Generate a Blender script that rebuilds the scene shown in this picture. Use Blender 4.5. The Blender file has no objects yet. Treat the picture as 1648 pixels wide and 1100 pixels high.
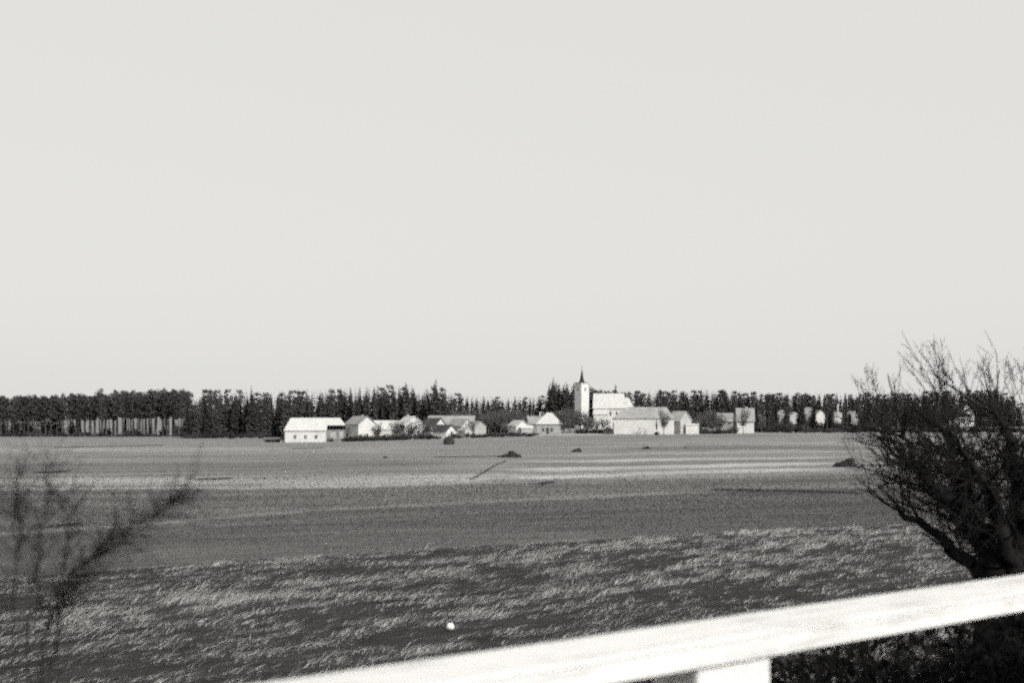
import bpy, math, random
import numpy as np
from mathutils import Vector, Matrix

random.seed(7)
rng = np.random.default_rng(7)
sc = bpy.context.scene
COL = sc.collection

# ------------------------------------------------------------------ camera
F = 1990.0            # focal length in photo pixels (photo is 1648 wide)
CX, HZ = 824.0, 678.0  # centre column, horizon row
EYE = 6.2             # eye height above the field
cam = bpy.data.cameras.new('camera')
cam.sensor_width = 36.0
cam.lens = 36.0 * F / 1648.0
cam.shift_y = (HZ - 550.0) / 1648.0
cam.clip_start = 0.1
cam.clip_end = 20000.0
cam.dof.use_dof = True
cam.dof.focus_distance = 300.0
cam.dof.aperture_fstop = 1.9
camo = bpy.data.objects.new('camera', cam)
COL.objects.link(camo)
camo.location = (0, 0, EYE)
camo.rotation_euler = (math.radians(90), 0, 0)
sc.camera = camo

# ------------------------------------------------------------------ sky + sun
SUN_EL, SUN_AZ = math.radians(31), math.radians(144)   # azimuth clockwise from +Y: right and behind
sv = Vector((math.sin(SUN_AZ) * math.cos(SUN_EL), math.cos(SUN_AZ) * math.cos(SUN_EL), math.sin(SUN_EL)))
world = bpy.data.worlds.new('World')
sc.world = world
world.use_nodes = True
nt = world.node_tree
nt.nodes.clear()
sky = nt.nodes.new('ShaderNodeTexSky')
sky.sky_type = 'NISHITA'
sky.sun_disc = False
sky.sun_elevation = SUN_EL
sky.sun_rotation = SUN_AZ
sky.dust_density = 4.0
bw = nt.nodes.new('ShaderNodeRGBToBW')
mixn = nt.nodes.new('ShaderNodeMix'); mixn.data_type = 'RGBA'
mixn.inputs['Factor'].default_value = 0.82            # even milky veil over the clear sky
mixn.inputs['B'].default_value = (8.60, 8.56, 8.24, 1)
bg = nt.nodes.new('ShaderNodeBackground')
bg.inputs['Strength'].default_value = 0.10
wo = nt.nodes.new('ShaderNodeOutputWorld')
nt.links.new(sky.outputs[0], bw.inputs[0])
nt.links.new(bw.outputs[0], mixn.inputs['A'])
nt.links.new(mixn.outputs['Result'], bg.inputs['Color'])
nt.links.new(bg.outputs[0], wo.inputs[0])
sun = bpy.data.lights.new('sun', 'SUN')
sun.energy = 4.0
sun.angle = math.radians(0.6)
sun.color = (1.0, 0.985, 0.95)
suno = bpy.data.objects.new('sun', sun)
COL.objects.link(suno)
suno.rotation_euler = sv.to_track_quat('Z', 'Y').to_euler()
suno.location = (40, -40, 60)
sc.view_settings.view_transform = 'Standard'
sc.view_settings.look = 'None'
sc.view_settings.exposure = 0.0
sc.view_settings.gamma = 1.0
sc.view_settings.use_curve_mapping = False
sc.render.engine = 'CYCLES'
sc.cycles.use_denoising = False
sc.cycles.max_bounces = 5
sc.cycles.sample_clamp_direct = 2.0
sc.cycles.use_adaptive_sampling = True
sc.cycles.adaptive_threshold = 0.25
sc.cycles.adaptive_min_samples = 14
sc.cycles.pixel_filter_type = 'BLACKMAN_HARRIS'
sc.cycles.filter_width = 2.35

# ------------------------------------------------------------------ helpers
def g(v):
    return (v * 1.015, v, v * 0.975, 1.0)

def sstep(t, a, b):
    u = np.clip((np.asarray(t, float) - a) / (b - a), 0, 1)
    return u * u * (3 - 2 * u)

def hash2(ix, iy, seed):
    n = (ix.astype(np.int64) * 374761393 + iy.astype(np.int64) * 668265263 + seed * 974634777) & 0x7fffffff
    n = ((n ^ (n >> 13)) * 1274126177) & 0x7fffffff
    return ((n ^ (n >> 16)) & 0xffff) / 65535.0

def vnoise(x, y, seed=0):
    x = np.asarray(x, float); y = np.asarray(y, float)
    ix, iy = np.floor(x), np.floor(y)
    fx, fy = x - ix, y - iy
    fx = fx * fx * (3 - 2 * fx); fy = fy * fy * (3 - 2 * fy)
    a = hash2(ix, iy, seed); b = hash2(ix + 1, iy, seed)
    c = hash2(ix, iy + 1, seed); d = hash2(ix + 1, iy + 1, seed)
    return (a * (1 - fx) + b * fx) * (1 - fy) + (c * (1 - fx) + d * fx) * fy

def gh(x, y):
    """terrain height: level field, a low rise under the village, a grassy hill behind the left pine stand"""
    x = np.asarray(x, float); y = np.asarray(y, float)
    h = 2.4 * sstep(y, 235, 420) * sstep(x, -75, 40)
    h = h + 0.8 * sstep(y, 420, 540) * sstep(x, -60, 20)
    h = h + 11.5 * sstep(y, 545, 720) * sstep(-x, 55, 125)
    h = h + 0.35 * (vnoise(x / 60, y / 60, 3) - 0.5) * sstep(y, 60, 140)
    return h

def ghf(x, y):
    return float(gh(np.array([x]), np.array([y]))[0])

def wx(px, D):
    return (px - CX) / F * D

def gpt(px, py):
    """point on the level field below a photo pixel"""
    D = EYE * F / (py - HZ)
    return wx(px, D), D

def zat(py, D):
    return EYE + (HZ - py) / F * D

def tag(o, label=None, cat=None, group=None, kind=None):
    if label: o['label'] = label
    if cat: o['category'] = cat
    if group: o['group'] = group
    if kind: o['kind'] = kind
    return o

def empty(name, loc=(0, 0, 0), rz=0.0, scale=(1, 1, 1)):
    o = bpy.data.objects.new(name, None)
    o.empty_display_size = 0.5
    COL.objects.link(o)
    o.location = loc; o.rotation_euler = (0, 0, rz); o.scale = scale
    return o

def link(name, me, mat=None, parent=None):
    o = bpy.data.objects.new(name, me)
    COL.objects.link(o)
    if mat is not None and not me.materials:
        me.materials.append(mat)
    if parent is not None:
        o.parent = parent
    return o

def mesh(name, V, Fc, mat=None, parent=None, smooth=False):
    me = bpy.data.meshes.new(name)
    me.from_pydata([tuple(v) for v in V], [], [tuple(f) for f in Fc])
    me.update()
    if smooth:
        me.shade_smooth()
    return link(name, me, mat, parent)

def trimesh_data(name, V, T, mat, col=None):
    """fast triangle mesh from numpy arrays"""
    V = np.ascontiguousarray(V, np.float32); T = np.ascontiguousarray(T, np.int32)
    me = bpy.data.meshes.new(name)
    me.vertices.add(len(V)); me.vertices.foreach_set('co', V.ravel())
    me.loops.add(T.size); me.loops.foreach_set('vertex_index', T.ravel())
    me.polygons.add(len(T))
    me.polygons.foreach_set('loop_start', np.arange(0, T.size, 3, dtype=np.int32))
    me.polygons.foreach_set('loop_total', np.full(len(T), 3, np.int32))
    me.update(calc_edges=True)
    if col is not None:
        at = me.color_attributes.new('tint', 'FLOAT_COLOR', 'POINT')
        c = np.ones((len(V), 4), np.float32); c[:, :3] = col[:, None]
        at.data.foreach_set('color', c.ravel())
    if mat is not None:
        me.materials.append(mat)
    return me

def box(V, Fc, x0, x1, y0, y1, z0, z1):
    b = len(V)
    V += [(x0, y0, z0), (x1, y0, z0), (x1, y1, z0), (x0, y1, z0), (x0, y0, z1), (x1, y0, z1), (x1, y1, z1), (x0, y1, z1)]
    Fc += [(b, b+3, b+2, b+1), (b+4, b+5, b+6, b+7), (b, b+1, b+5, b+4), (b+1, b+2, b+6, b+5), (b+2, b+3, b+7, b+6), (b+3, b, b+4, b+7)]

def boxobj(name, x0, x1, y0, y1, z0, z1, mat, parent):
    V, Fc = [], []
    box(V, Fc, x0, x1, y0, y1, z0, z1)
    return mesh(name, V, Fc, mat, parent)

def tubes(P0, P1, R0, R1, sides=3):
    """tapered prisms; arrays (n,3),(n,3),(n,),(n,) -> V,T"""
    P0 = np.asarray(P0, float); P1 = np.asarray(P1, float)
    n = len(P0)
    d = P1 - P0
    d /= (np.linalg.norm(d, axis=1, keepdims=True) + 1e-9)
    up = np.where(np.abs(d[:, 2:3]) > 0.9, np.array([[1.0, 0, 0]]), np.array([[0, 0, 1.0]]))
    u = np.cross(d, up); u /= (np.linalg.norm(u, axis=1, keepdims=True) + 1e-9)
    v = np.cross(d, u)
    ang = np.arange(sides) * 2 * math.pi / sides
    ca, sa = np.cos(ang), np.sin(ang)
    ring = u[:, None, :] * ca[None, :, None] + v[:, None, :] * sa[None, :, None]
    A = P0[:, None, :] + ring * np.asarray(R0)[:, None, None]
    B = P1[:, None, :] + ring * np.asarray(R1)[:, None, None]
    V = np.concatenate([A, B], 1).reshape(-1, 3)
    base = (np.arange(n) * 2 * sides)[:, None]
    T = []
    for i in range(sides):
        j = (i + 1) % sides
        T.append(np.concatenate([base + i, base + j, base + sides + j], 1))
        T.append(np.concatenate([base + i, base + sides + j, base + sides + i], 1))
    return V, np.concatenate(T, 0)

def merge(parts):
    Vs, Ts, o = [], [], 0
    for V, T in parts:
        Vs.append(V); Ts.append(T + o); o += len(V)
    return np.concatenate(Vs), np.concatenate(Ts)

def rand_dirs(n, r=rng):
    d = r.normal(size=(n, 3))
    return d / np.linalg.norm(d, axis=1, keepdims=True)

def leaf_tris(C, size, r=rng, flat=1.0):
    """one random triangle at each centre"""
    n = len(C)
    a = rand_dirs(n, r); b = rand_dirs(n, r)
    a[:, 2] *= flat; b[:, 2] *= flat
    s = (np.asarray(size) * (0.6 + 0.8 * r.random(n)))[:, None]
    V = np.stack([C + a * s, C + b * s, C - (a + b) * 0.5 * s], 1).reshape(-1, 3)
    return V, np.arange(3 * n).reshape(-1, 3)

def copy_tree(o, parent=None):
    c = o.copy()
    COL.objects.link(c)
    c.parent = parent
    for ch in list(o.children):
        copy_tree(ch, c)
    return c

# ------------------------------------------------------------------ materials
def newmat(name):
    m = bpy.data.materials.new(name)
    m.use_nodes = True
    nt = m.node_tree
    b = nt.nodes['Principled BSDF']
    b.inputs['Roughness'].default_value = 0.9
    b.inputs['Specular IOR Level'].default_value = 0.15
    return m, nt, b

def nd(nt, t, **kw):
    n = nt.nodes.new(t)
    for k, v in kw.items():
        if k in n.inputs: n.inputs[k].default_value = v
        else: setattr(n, k, v)
    return n

def speckle(name, lo, hi, scale=1.0, detail=6, bump=0.0, rough=0.9, rand=0.0, tint=False, spec=0.15, bscale=None):
    """noise between two greys; optional per-object variation and bump"""
    m, nt, b = newmat(name)
    b.inputs['Roughness'].default_value = rough
    b.inputs['Specular IOR Level'].default_value = spec
    geo = nd(nt, 'ShaderNodeNewGeometry')
    no = nd(nt, 'ShaderNodeTexNoise', Scale=scale, Detail=detail, Roughness=0.65)
    nt.links.new(geo.outputs['Position'], no.inputs['Vector'])
    rp = nd(nt, 'ShaderNodeValToRGB')
    rp.color_ramp.elements[0].position = 0.32; rp.color_ramp.elements[0].color = g(lo)
    rp.color_ramp.elements[1].position = 0.68; rp.color_ramp.elements[1].color = g(hi)
    nt.links.new(no.outputs[0], rp.inputs[0])
    out = rp.outputs[0]
    if rand > 0:
        oi = nd(nt, 'ShaderNodeObjectInfo')
        mr = nd(nt, 'ShaderNodeMapRange'); mr.inputs['To Min'].default_value = 1 - rand; mr.inputs['To Max'].default_value = 1 + rand
        nt.links.new(oi.outputs['Random'], mr.inputs['Value'])
        mu = nd(nt, 'ShaderNodeVectorMath', operation='MULTIPLY')
        nt.links.new(out, mu.inputs[0]); nt.links.new(mr.outputs[0], mu.inputs[1])
        out = mu.outputs[0]
    if tint:
        at = nd(nt, 'ShaderNodeAttribute', attribute_name='tint')
        mu = nd(nt, 'ShaderNodeVectorMath', operation='MULTIPLY')
        nt.links.new(out, mu.inputs[0]); nt.links.new(at.outputs['Color'], mu.inputs[1])
        out = mu.outputs[0]
    nt.links.new(out, b.inputs['Base Color'])
    if bump > 0:
        n2 = nd(nt, 'ShaderNodeTexNoise', Scale=bscale or scale * 3, Detail=5)
        nt.links.new(geo.outputs['Position'], n2.inputs['Vector'])
        bp = nd(nt, 'ShaderNodeBump', Strength=1.0, Distance=bump)
        nt.links.new(n2.outputs[0], bp.inputs['Height'])
        nt.links.new(bp.outputs[0], b.inputs['Normal'])
    return m

def fieldmat(name, lo, hi, angle, sx=0.012, sy=0.22, fine=3.0, bump=0.12, tint=False):
    """field soil / stubble: drill-row streaks along `angle` plus clods"""
    m, nt, b = newmat(name)
    geo = nd(nt, 'ShaderNodeNewGeometry')
    mp = nd(nt, 'ShaderNodeMapping')
    mp.vector_type = 'POINT'
    mp.inputs['Rotation'].default_value = (0, 0, -angle)
    nt.links.new(geo.outputs['Position'], mp.inputs['Vector'])
    sc1 = nd(nt, 'ShaderNodeVectorMath', operation='MULTIPLY'); sc1.inputs[1].default_value = (sx, sy, 0.1)
    nt.links.new(mp.outputs[0], sc1.inputs[0])
    n1 = nd(nt, 'ShaderNodeTexNoise', Scale=1.0, Detail=6, Roughness=0.6)
    nt.links.new(sc1.outputs[0], n1.inputs['Vector'])
    sc2 = nd(nt, 'ShaderNodeVectorMath', operation='MULTIPLY'); sc2.inputs[1].default_value = (0.35 * fine, fine, fine)
    nt.links.new(mp.outputs[0], sc2.inputs[0])
    n2 = nd(nt, 'ShaderNodeTexNoise', Scale=1.0, Detail=8, Roughness=0.75)
    nt.links.new(sc2.outputs[0], n2.inputs['Vector'])
    sc4 = nd(nt, 'ShaderNodeVectorMath', operation='MULTIPLY'); sc4.inputs[1].default_value = (0.06, 1.1, 0.1)
    nt.links.new(mp.outputs[0], sc4.inputs[0])
    n3 = nd(nt, 'ShaderNodeTexNoise', Scale=1.0, Detail=4, Roughness=0.6)   # furrows and wheel marks
    nt.links.new(sc4.outputs[0], n3.inputs['Vector'])
    a1 = nd(nt, 'ShaderNodeMath', operation='MULTIPLY_ADD'); a1.inputs[1].default_value = 0.36
    nt.links.new(n1.outputs[0], a1.inputs[0])
    a2 = nd(nt, 'ShaderNodeMath', operation='MULTIPLY_ADD'); a2.inputs[1].default_value = 0.40
    nt.links.new(n2.outputs[0], a2.inputs[0]); nt.links.new(a2.outputs[0], a1.inputs[2])
    a3 = nd(nt, 'ShaderNodeMath', operation='MULTIPLY'); a3.inputs[1].default_value = 0.24
    nt.links.new(n3.outputs[0], a3.inputs[0]); nt.links.new(a3.outputs[0], a2.inputs[2])
    rp = nd(nt, 'ShaderNodeValToRGB')
    rp.color_ramp.elements[0].position = 0.40; rp.color_ramp.elements[0].color = g(lo)
    rp.color_ramp.elements[1].position = 0.60; rp.color_ramp.elements[1].color = g(hi)
    nt.links.new(a1.outputs[0], rp.inputs[0])
    out = rp.outputs[0]
    if tint:
        at = nd(nt, 'ShaderNodeAttribute', attribute_name='tint')
        mu = nd(nt, 'ShaderNodeVectorMath', operation='MULTIPLY')
        nt.links.new(out, mu.inputs[0]); nt.links.new(at.outputs['Color'], mu.inputs[1])
        out = mu.outputs[0]
    nt.links.new(out, b.inputs['Base Color'])
    bp = nd(nt, 'ShaderNodeBump', Strength=1.0, Distance=bump)
    nt.links.new(n2.outputs[0], bp.inputs['Height'])
    nt.links.new(bp.outputs[0], b.inputs['Normal'])
    return m

ROADANG = math.radians(90 - 52)     # road direction measured from +X
M = {}
M['ground'] = fieldmat('meadow', 0.11, 0.265, math.radians(16), sx=0.01, sy=0.13)
M['crop'] = fieldmat('crop_strips', 0.11, 0.265, math.radians(20), sx=0.012, sy=0.16, tint=True)
M['dark'] = fieldmat('winter_crop', 0.055, 0.105, math.radians(30), sx=0.02, sy=0.30)
M['mid'] = fieldmat('harrowed_soil', 0.07, 0.14, math.radians(28), sx=0.015, sy=0.25)
M['pale'] = fieldmat('stubble', 0.19, 0.31, math.radians(20), sx=0.012, sy=0.3)
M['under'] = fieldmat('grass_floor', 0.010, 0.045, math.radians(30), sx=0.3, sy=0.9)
M['ditch'] = speckle('ditch_soil', 0.015, 0.04, 0.6)
M['sand'] = speckle('sand_track', 0.30, 0.42, 0.5)
M['grass'] = speckle('dead_grass', 0.8, 1.1, 0.8, tint=True, rough=0.8)
M['weed'] = speckle('dark_weeds', 0.015, 0.045, 1.5)
M['spruce'] = speckle('spruce_needles', 0.038, 0.085, 0.6, rand=0.35)
M['pine'] = speckle('pine_needles', 0.036, 0.078, 0.6, rand=0.3)
M['bark'] = speckle('conifer_bark', 0.03, 0.10, 1.5, rand=0.5)
M['forest'] = speckle('forest_needles', 0.036, 0.080, 0.25)
M['twig'] = speckle('grey_twigs', 0.08, 0.16, 0.5, rand=0.3)
M['shrub'] = speckle('shrub_twigs', 0.03, 0.08, 0.8, rand=0.45)
M['willow'] = speckle('willow_bark', 0.008, 0.022, 4.0, rough=0.95, spec=0.05)
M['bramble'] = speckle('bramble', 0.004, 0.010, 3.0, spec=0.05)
M['white'] = speckle('limewash', 0.50, 0.62, 0.5, rand=0.06)
M['offwhite'] = speckle('weathered_limewash', 0.30, 0.43, 0.6, rand=0.08)
M['greywall'] = speckle('grey_boards_and_shade', 0.16, 0.27, 0.7, rand=0.15)  # board walls, and the shade painted on the farmhouse's set-back wall
M['paleroof'] = speckle('pale_shingles', 0.44, 0.56, 0.6)
M['greyroof'] = speckle('grey_shingles', 0.19, 0.30, 0.6, rand=0.15)
M['darkroof'] = speckle('tarred_roof', 0.03, 0.07, 0.6)
M['slate'] = speckle('dark_slate', 0.02, 0.045, 1.0)
M['pane'] = speckle('dark_window', 0.012, 0.025, 1.0, rough=0.2, spec=0.5)
M['door'] = speckle('dark_door', 0.05, 0.09, 1.0)
M['hay'] = speckle('old_hay', 0.02, 0.05, 1.2, bump=0.1)
M['litside'] = speckle('sunlit_heap_side', 0.16, 0.26, 1.2, bump=0.1)  # pale tone painting the sunlit right side of dark heaps
M['stone'] = speckle('field_stone', 0.018, 0.05, 1.3, bump=0.03)
M['whitestone'] = speckle('white_stone', 0.6, 0.75, 6.0)
def railpaint():
    m, nt, b = newmat('white_rail_paint')
    b.inputs['Roughness'].default_value = 0.6
    tc = nd(nt, 'ShaderNodeTexCoord')
    outs = []
    for scl in ((0.9, 26.0, 26.0), (3.0, 5.0, 5.0)):
        mu = nd(nt, 'ShaderNodeVectorMath', operation='MULTIPLY'); mu.inputs[1].default_value = scl
        nt.links.new(tc.outputs['Object'], mu.inputs[0])
        no = nd(nt, 'ShaderNodeTexNoise', Scale=1.0, Detail=7, Roughness=0.7)
        nt.links.new(mu.outputs[0], no.inputs['Vector']); outs.append(no.outputs[0])
    ad = nd(nt, 'ShaderNodeMath', operation='MULTIPLY_ADD'); ad.inputs[1].default_value = 0.6
    hf = nd(nt, 'ShaderNodeMath', operation='MULTIPLY'); hf.inputs[1].default_value = 0.4
    nt.links.new(outs[1], hf.inputs[0]); nt.links.new(outs[0], ad.inputs[0]); nt.links.new(hf.outputs[0], ad.inputs[2])
    rp = nd(nt, 'ShaderNodeValToRGB')
    rp.color_ramp.elements[0].position = 0.30; rp.color_ramp.elements[0].color = g(0.36)
    rp.color_ramp.elements[1].position = 0.50; rp.color_ramp.elements[1].color = g(0.70)
    nt.links.new(ad.outputs[0], rp.inputs[0]); nt.links.new(rp.outputs[0], b.inputs['Base Color'])
    bp = nd(nt, 'ShaderNodeBump', Strength=0.6, Distance=0.003)
    nt.links.new(outs[0], bp.inputs['Height']); nt.links.new(bp.outputs[0], b.inputs['Normal'])
    return m
M['paint'] = railpaint()
M['asphalt'] = speckle('asphalt', 0.04, 0.065, 8.0, bump=0.005)
M['slope'] = speckle('verge', 0.03, 0.09, 2.0, bump=0.03)
M['pole'] = speckle('pole_wood', 0.02, 0.05, 3.0)

# ------------------------------------------------------------------ ground
def axis(breaks):
    out = []
    for a, b, n in breaks:
        out += list(np.linspace(a, b, n, endpoint=False))
    out.append(breaks[-1][1])
    return np.array(out)

def grid_mesh(name, xs, ys, zf, mat):
    X, Y = np.meshgrid(xs, ys)
    Z = zf(X, Y)
    V = np.stack([X, Y, Z], -1).reshape(-1, 3)
    nx = len(xs)
    I, J = np.meshgrid(np.arange(nx - 1), np.arange(len(ys) - 1))
    a = (J * nx + I).ravel()
    T = np.concatenate([np.stack([a, a + 1, a + nx + 1], 1), np.stack([a, a + nx + 1, a + nx], 1)])
    me = trimesh_data(name, V, T, mat)
    me.shade_smooth()
    o = link(name, me)
    return tag(o, kind='structure')

grid_mesh('ground', axis([(-9000, -900, 12), (-900, -320, 24), (-320, 320, 128), (320, 900, 24), (900, 9000, 12)]),
          axis([(-600, 20, 20), (20, 240, 60), (240, 760, 130), (760, 2000, 24), (2000, 12000, 12)]), gh, M['ground'])

def strip(name, pts, mat, dz, nx=220, ny=7, jag=0.25, seed=0, ext=True):
    """a strip of field between two edges given as (px, far row, near row)"""
    pts = sorted(pts)
    px = np.array([p[0] for p in pts], float)
    xs = np.linspace(px[0], px[-1], nx)
    far = np.interp(xs, px, [p[1] for p in pts]); near = np.interp(xs, px, [p[2] for p in pts])
    jf = (vnoise(xs / 9.0, xs * 0 + 1.5, seed) - 0.5) + 0.6 * (vnoise(xs / 2.5, xs * 0 + 3.5, seed + 1) - 0.5)
    jn = (vnoise(xs / 9.0, xs * 0 + 7.5, seed + 2) - 0.5) + 0.6 * (vnoise(xs / 2.5, xs * 0 + 9.5, seed + 3) - 0.5)
    V = []
    for k in range(ny):
        t = k / (ny - 1)
        row = (far + jf * jag * 4) * (1 - t) + (near + jn * jag * 4) * t
        D = EYE * F / (row - HZ)
        X = (xs - CX) / F * D
        V.append(np.stack([X, D, gh(X, D) + dz], 1))
    V = np.concatenate(V)
    I, J = np.meshgrid(np.arange(nx - 1), np.arange(ny - 1))
    a = (J * nx + I).ravel()
    T = np.concatenate([np.stack([a, a + nx + 1, a + 1], 1), np.stack([a, a + nx, a + nx + 1], 1)])
    me = trimesh_data(name, V, T, mat)
    me.shade_smooth()
    return tag(link(name, me), kind='structure')

# near edge of the smooth field / far edge of the rough grass
EDGE = [(-700, 985), (0, 934), (200, 921), (400, 904), (600, 893), (800, 880), (1000, 869), (1200, 858), (1400, 850), (1648, 838), (2300, 815)]
MIDL = [(-700, 900), (0, 862), (200, 848), (400, 830), (600, 818), (800, 808), (1000, 798), (1250, 789), (1648, 780), (2300, 768)]
FAR1 = [(-700, 796), (0, 789), (460, 787), (800, 778), (1000, 776), (1250, 768), (1648, 757), (2300, 748)]
def ed(tab, x): return float(np.interp(x, [p[0] for p in tab], [p[1] for p in tab]))

def lines(px, tab):
    return np.interp(px, [p[0] for p in tab], [p[1] for p in tab])
def field_tone(PX, R):
    """relative lightness of the crops: a patchwork of ploughed, harrowed and stubble strips"""
    Rn = R + 2.2 * (vnoise(PX / 75, R / 7, 101) - 0.5) + 1.4 * (vnoise(PX / 14, R / 3, 102) - 0.5)
    e, m, f = lines(PX, EDGE), lines(PX, MIDL), lines(PX, FAR1)
    t = np.ones_like(PX)
    def band(r0, r1, val, soft=1.6, x0=None, x1=None, xs=60):
        k = sstep(Rn, r0 - soft, r0 + soft) * (1 - sstep(Rn, r1 - soft, r1 + soft))
        PXn = PX + 50 * (vnoise(PX / 40, R / 2.2, 103) - 0.5)
        if x0 is not None: k = k * sstep(PXn, x0 - xs, x0 + xs)
        if x1 is not None: k = k * (1 - sstep(PXn, x1 - xs, x1 + xs))
        return k, val
    for k, val in [
        band(744, 762, 0.72, 4, None, 700, 90),
        band(722, 728, 1.32, 2.5, -500, 640, 90), band(735, 738, 0.85, 2, 150, 760),
        band(f - 15 - 4 * (PX < 300), f, 1.55, 2.6, None, 790, 25),
        band(f - 8, f - 5, 1.12, 1.5, None, 420, 60),
        band(766 - (PX - 800) * 0.020, 771 - (PX - 800) * 0.021, 1.9, 1.6, 815, 1330),
        band(755.5 - (PX - 800) * 0.018, 761 - (PX - 800) * 0.0185, 1.9, 1.6, 830, 1330),
        band(744 - (PX - 800) * 0.015, 748 - (PX - 800) * 0.016, 1.7, 1.5, 850, 1330),
        band(749.5 - (PX - 800) * 0.017, 754 - (PX - 800) * 0.0175, 0.75, 1.5, 830, 1330),
        band(732 - (PX - 800) * 0.012, 735 - (PX - 800) * 0.012, 1.5, 1.5, 930, 1400),
        band(722, 726, 0.72, 1.5, 1000, 1500), band(718, 720.5, 1.4, 1.2, 1000, 1500),
        band(f, m, 0.66, 2.0), band(m, e + 60, 0.50 - 0.08 * sstep(PX, 900, 1600), 2.0),
        band(m - 2.2, m + 2.0, 0.98, 1.8, None, 1150, 200), band(m + 12, m + 15, 0.66, 2, 100, 640, 90),
        band(788, 794, 0.36, 2.5, 1150, 1640, 50), band(782, 785, 0.95, 2, 1200, 1640, 90), band(f + 8, f + 11, 0.8, 2, -300, 420, 90),
    ]:
        t = t * (1 - k) + val * k
    # diagonal band and left border darkened: the sapling's blurred smear painted into the tone
    ax, ay, bx2, by2 = 125.0, 925.0, 305.0, 790.0
    u = ((PX - ax) * (bx2 - ax) + (R - ay) * (by2 - ay)) / ((bx2 - ax) ** 2 + (by2 - ay) ** 2)
    d = np.abs((PX - ax) * (by2 - ay) - (R - ay) * (bx2 - ax)) / math.hypot(bx2 - ax, by2 - ay)
    d = d + 14 * (vnoise(PX / 20, R / 4, 105) - 0.5)
    k = (1 - sstep(d, 8, 30)) * sstep(u, -0.05, 0.12) * (1 - sstep(u, 0.92, 1.08))
    t = t * (1 - 0.12 * k)
    k = (1 - sstep(PX + 50 * (vnoise(PX / 50, R / 9, 106) - 0.5), 30, 125)) * (0.6 + 0.5 * vnoise(PX / 60, R / 10, 107)) * sstep(R, 716, 760)
    t = t * (1 - 0.25 * k)
    return t * (0.86 + 0.28 * vnoise(PX / 130, R / 4.5, 108))
pxs = np.arange(-560, 2210, 7.0)
rows = np.concatenate([np.arange(714, 800, 0.8), np.arange(800, 1000, 1.6)])
PX, RW = np.meshgrid(pxs, rows)
lim = lines(PX, EDGE) + 16
RW = np.minimum(RW, lim)
DD = EYE * F / (RW - HZ); XX = (PX - CX) / F * DD
TN = field_tone(PX, RW)
fade = sstep(RW, 714, 722)
TN = 1 + (TN - 1) * fade
Vf = np.stack([XX, DD, gh(XX, DD) + 0.03], -1).reshape(-1, 3)
nxp = len(pxs)
I, J = np.meshgrid(np.arange(nxp - 1), np.arange(len(rows) - 1))
ok = (RW[1:, :-1] - RW[:-1, :-1]) > 1e-4
aa = (J * nxp + I)[ok]
Tf = np.concatenate([np.stack([aa, aa + nxp + 1, aa + 1], 1), np.stack([aa, aa + nxp, aa + nxp + 1], 1)])
fo = link('field', trimesh_data('field', Vf, Tf, M['crop'], TN.ravel()))
fo.data.shade_smooth(); tag(fo, kind='structure')

# open ditches with dead weeds in them: centre lines as (px, row, half width m)
DITCH = [[(90, 721.5, .5), (150, 719.5, .9), (220, 718, .7), (262, 716.8, .3)], [(600, 739, .2), (700, 737, .3), (810, 735, .5)],
         [(1150, 789.5, .25), (1200, 790, .6), (1300, 792.5, .6), (1385, 796, .25)], [(318, 771.5, .5), (345, 771.3, .5), (372, 770, .2)],
         [(42, 851.5, .2), (75, 850.5, .5), (128, 846, .15)], [(60, 760, .4), (82, 760, .7), (110, 758, .3)], [(757, 772, .08), (772, 765, .16), (797, 751, .12), (815, 744, .06)],
         [(850, 779, .15), (870, 778.5, .5), (892, 776, .15)], [(430, 725, .1), (470, 723.5, .35), (520, 722, .1)]]

# pale sandy track in front of the church
V = []
xs = np.linspace(862, 992, 40)
for px in xs:
    D0, D1 = 366.0, 385.0
    for D in (D0, D1):
        x = wx(px, D); V.append((x, D, ghf(x, D) + 0.05))
tag(mesh('track', V, [(2*i, 2*i+2, 2*i+3, 2*i+1) for i in range(39)], M['sand']), kind='structure')

# ------------------------------------------------------------------ road embankment and guard rail
TH = math.radians(52)
dv = Vector((math.sin(TH), math.cos(TH), 0)); nv = Vector((-math.cos(TH), math.sin(TH), 0))
ROAD = EYE - 1.62
def sn(s, n, z):
    p = dv * s + nv * n
    return (p.x, p.y, z)
prof = [(-24, -0.3), (-13.5, ROAD - 0.12), (-9.5, ROAD - 0.02), (3.7, ROAD - 0.02), (4.3, ROAD - 0.25), (13.2, -0.3)]
V, Fc = [], []
SS = np.linspace(-260, 420, 69)
for s in SS:
    for n, z in prof:
        V.append(sn(s, n, z))
k = len(prof)
for i in range(len(SS) - 1):
    for j in range(k - 1):
        Fc.append((i*k+j, (i+1)*k+j, (i+1)*k+j+1, i*k+j+1))
tag(mesh('embankment', V, Fc, M['slope']), kind='structure')
V = [sn(-260, -8.5, ROAD), sn(420, -8.5, ROAD), sn(420, 2.2, ROAD), sn(-260, 2.2, ROAD)]
tag(mesh('road', V, [(0, 1, 2, 3)], M['asphalt']), kind='structure')

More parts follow.
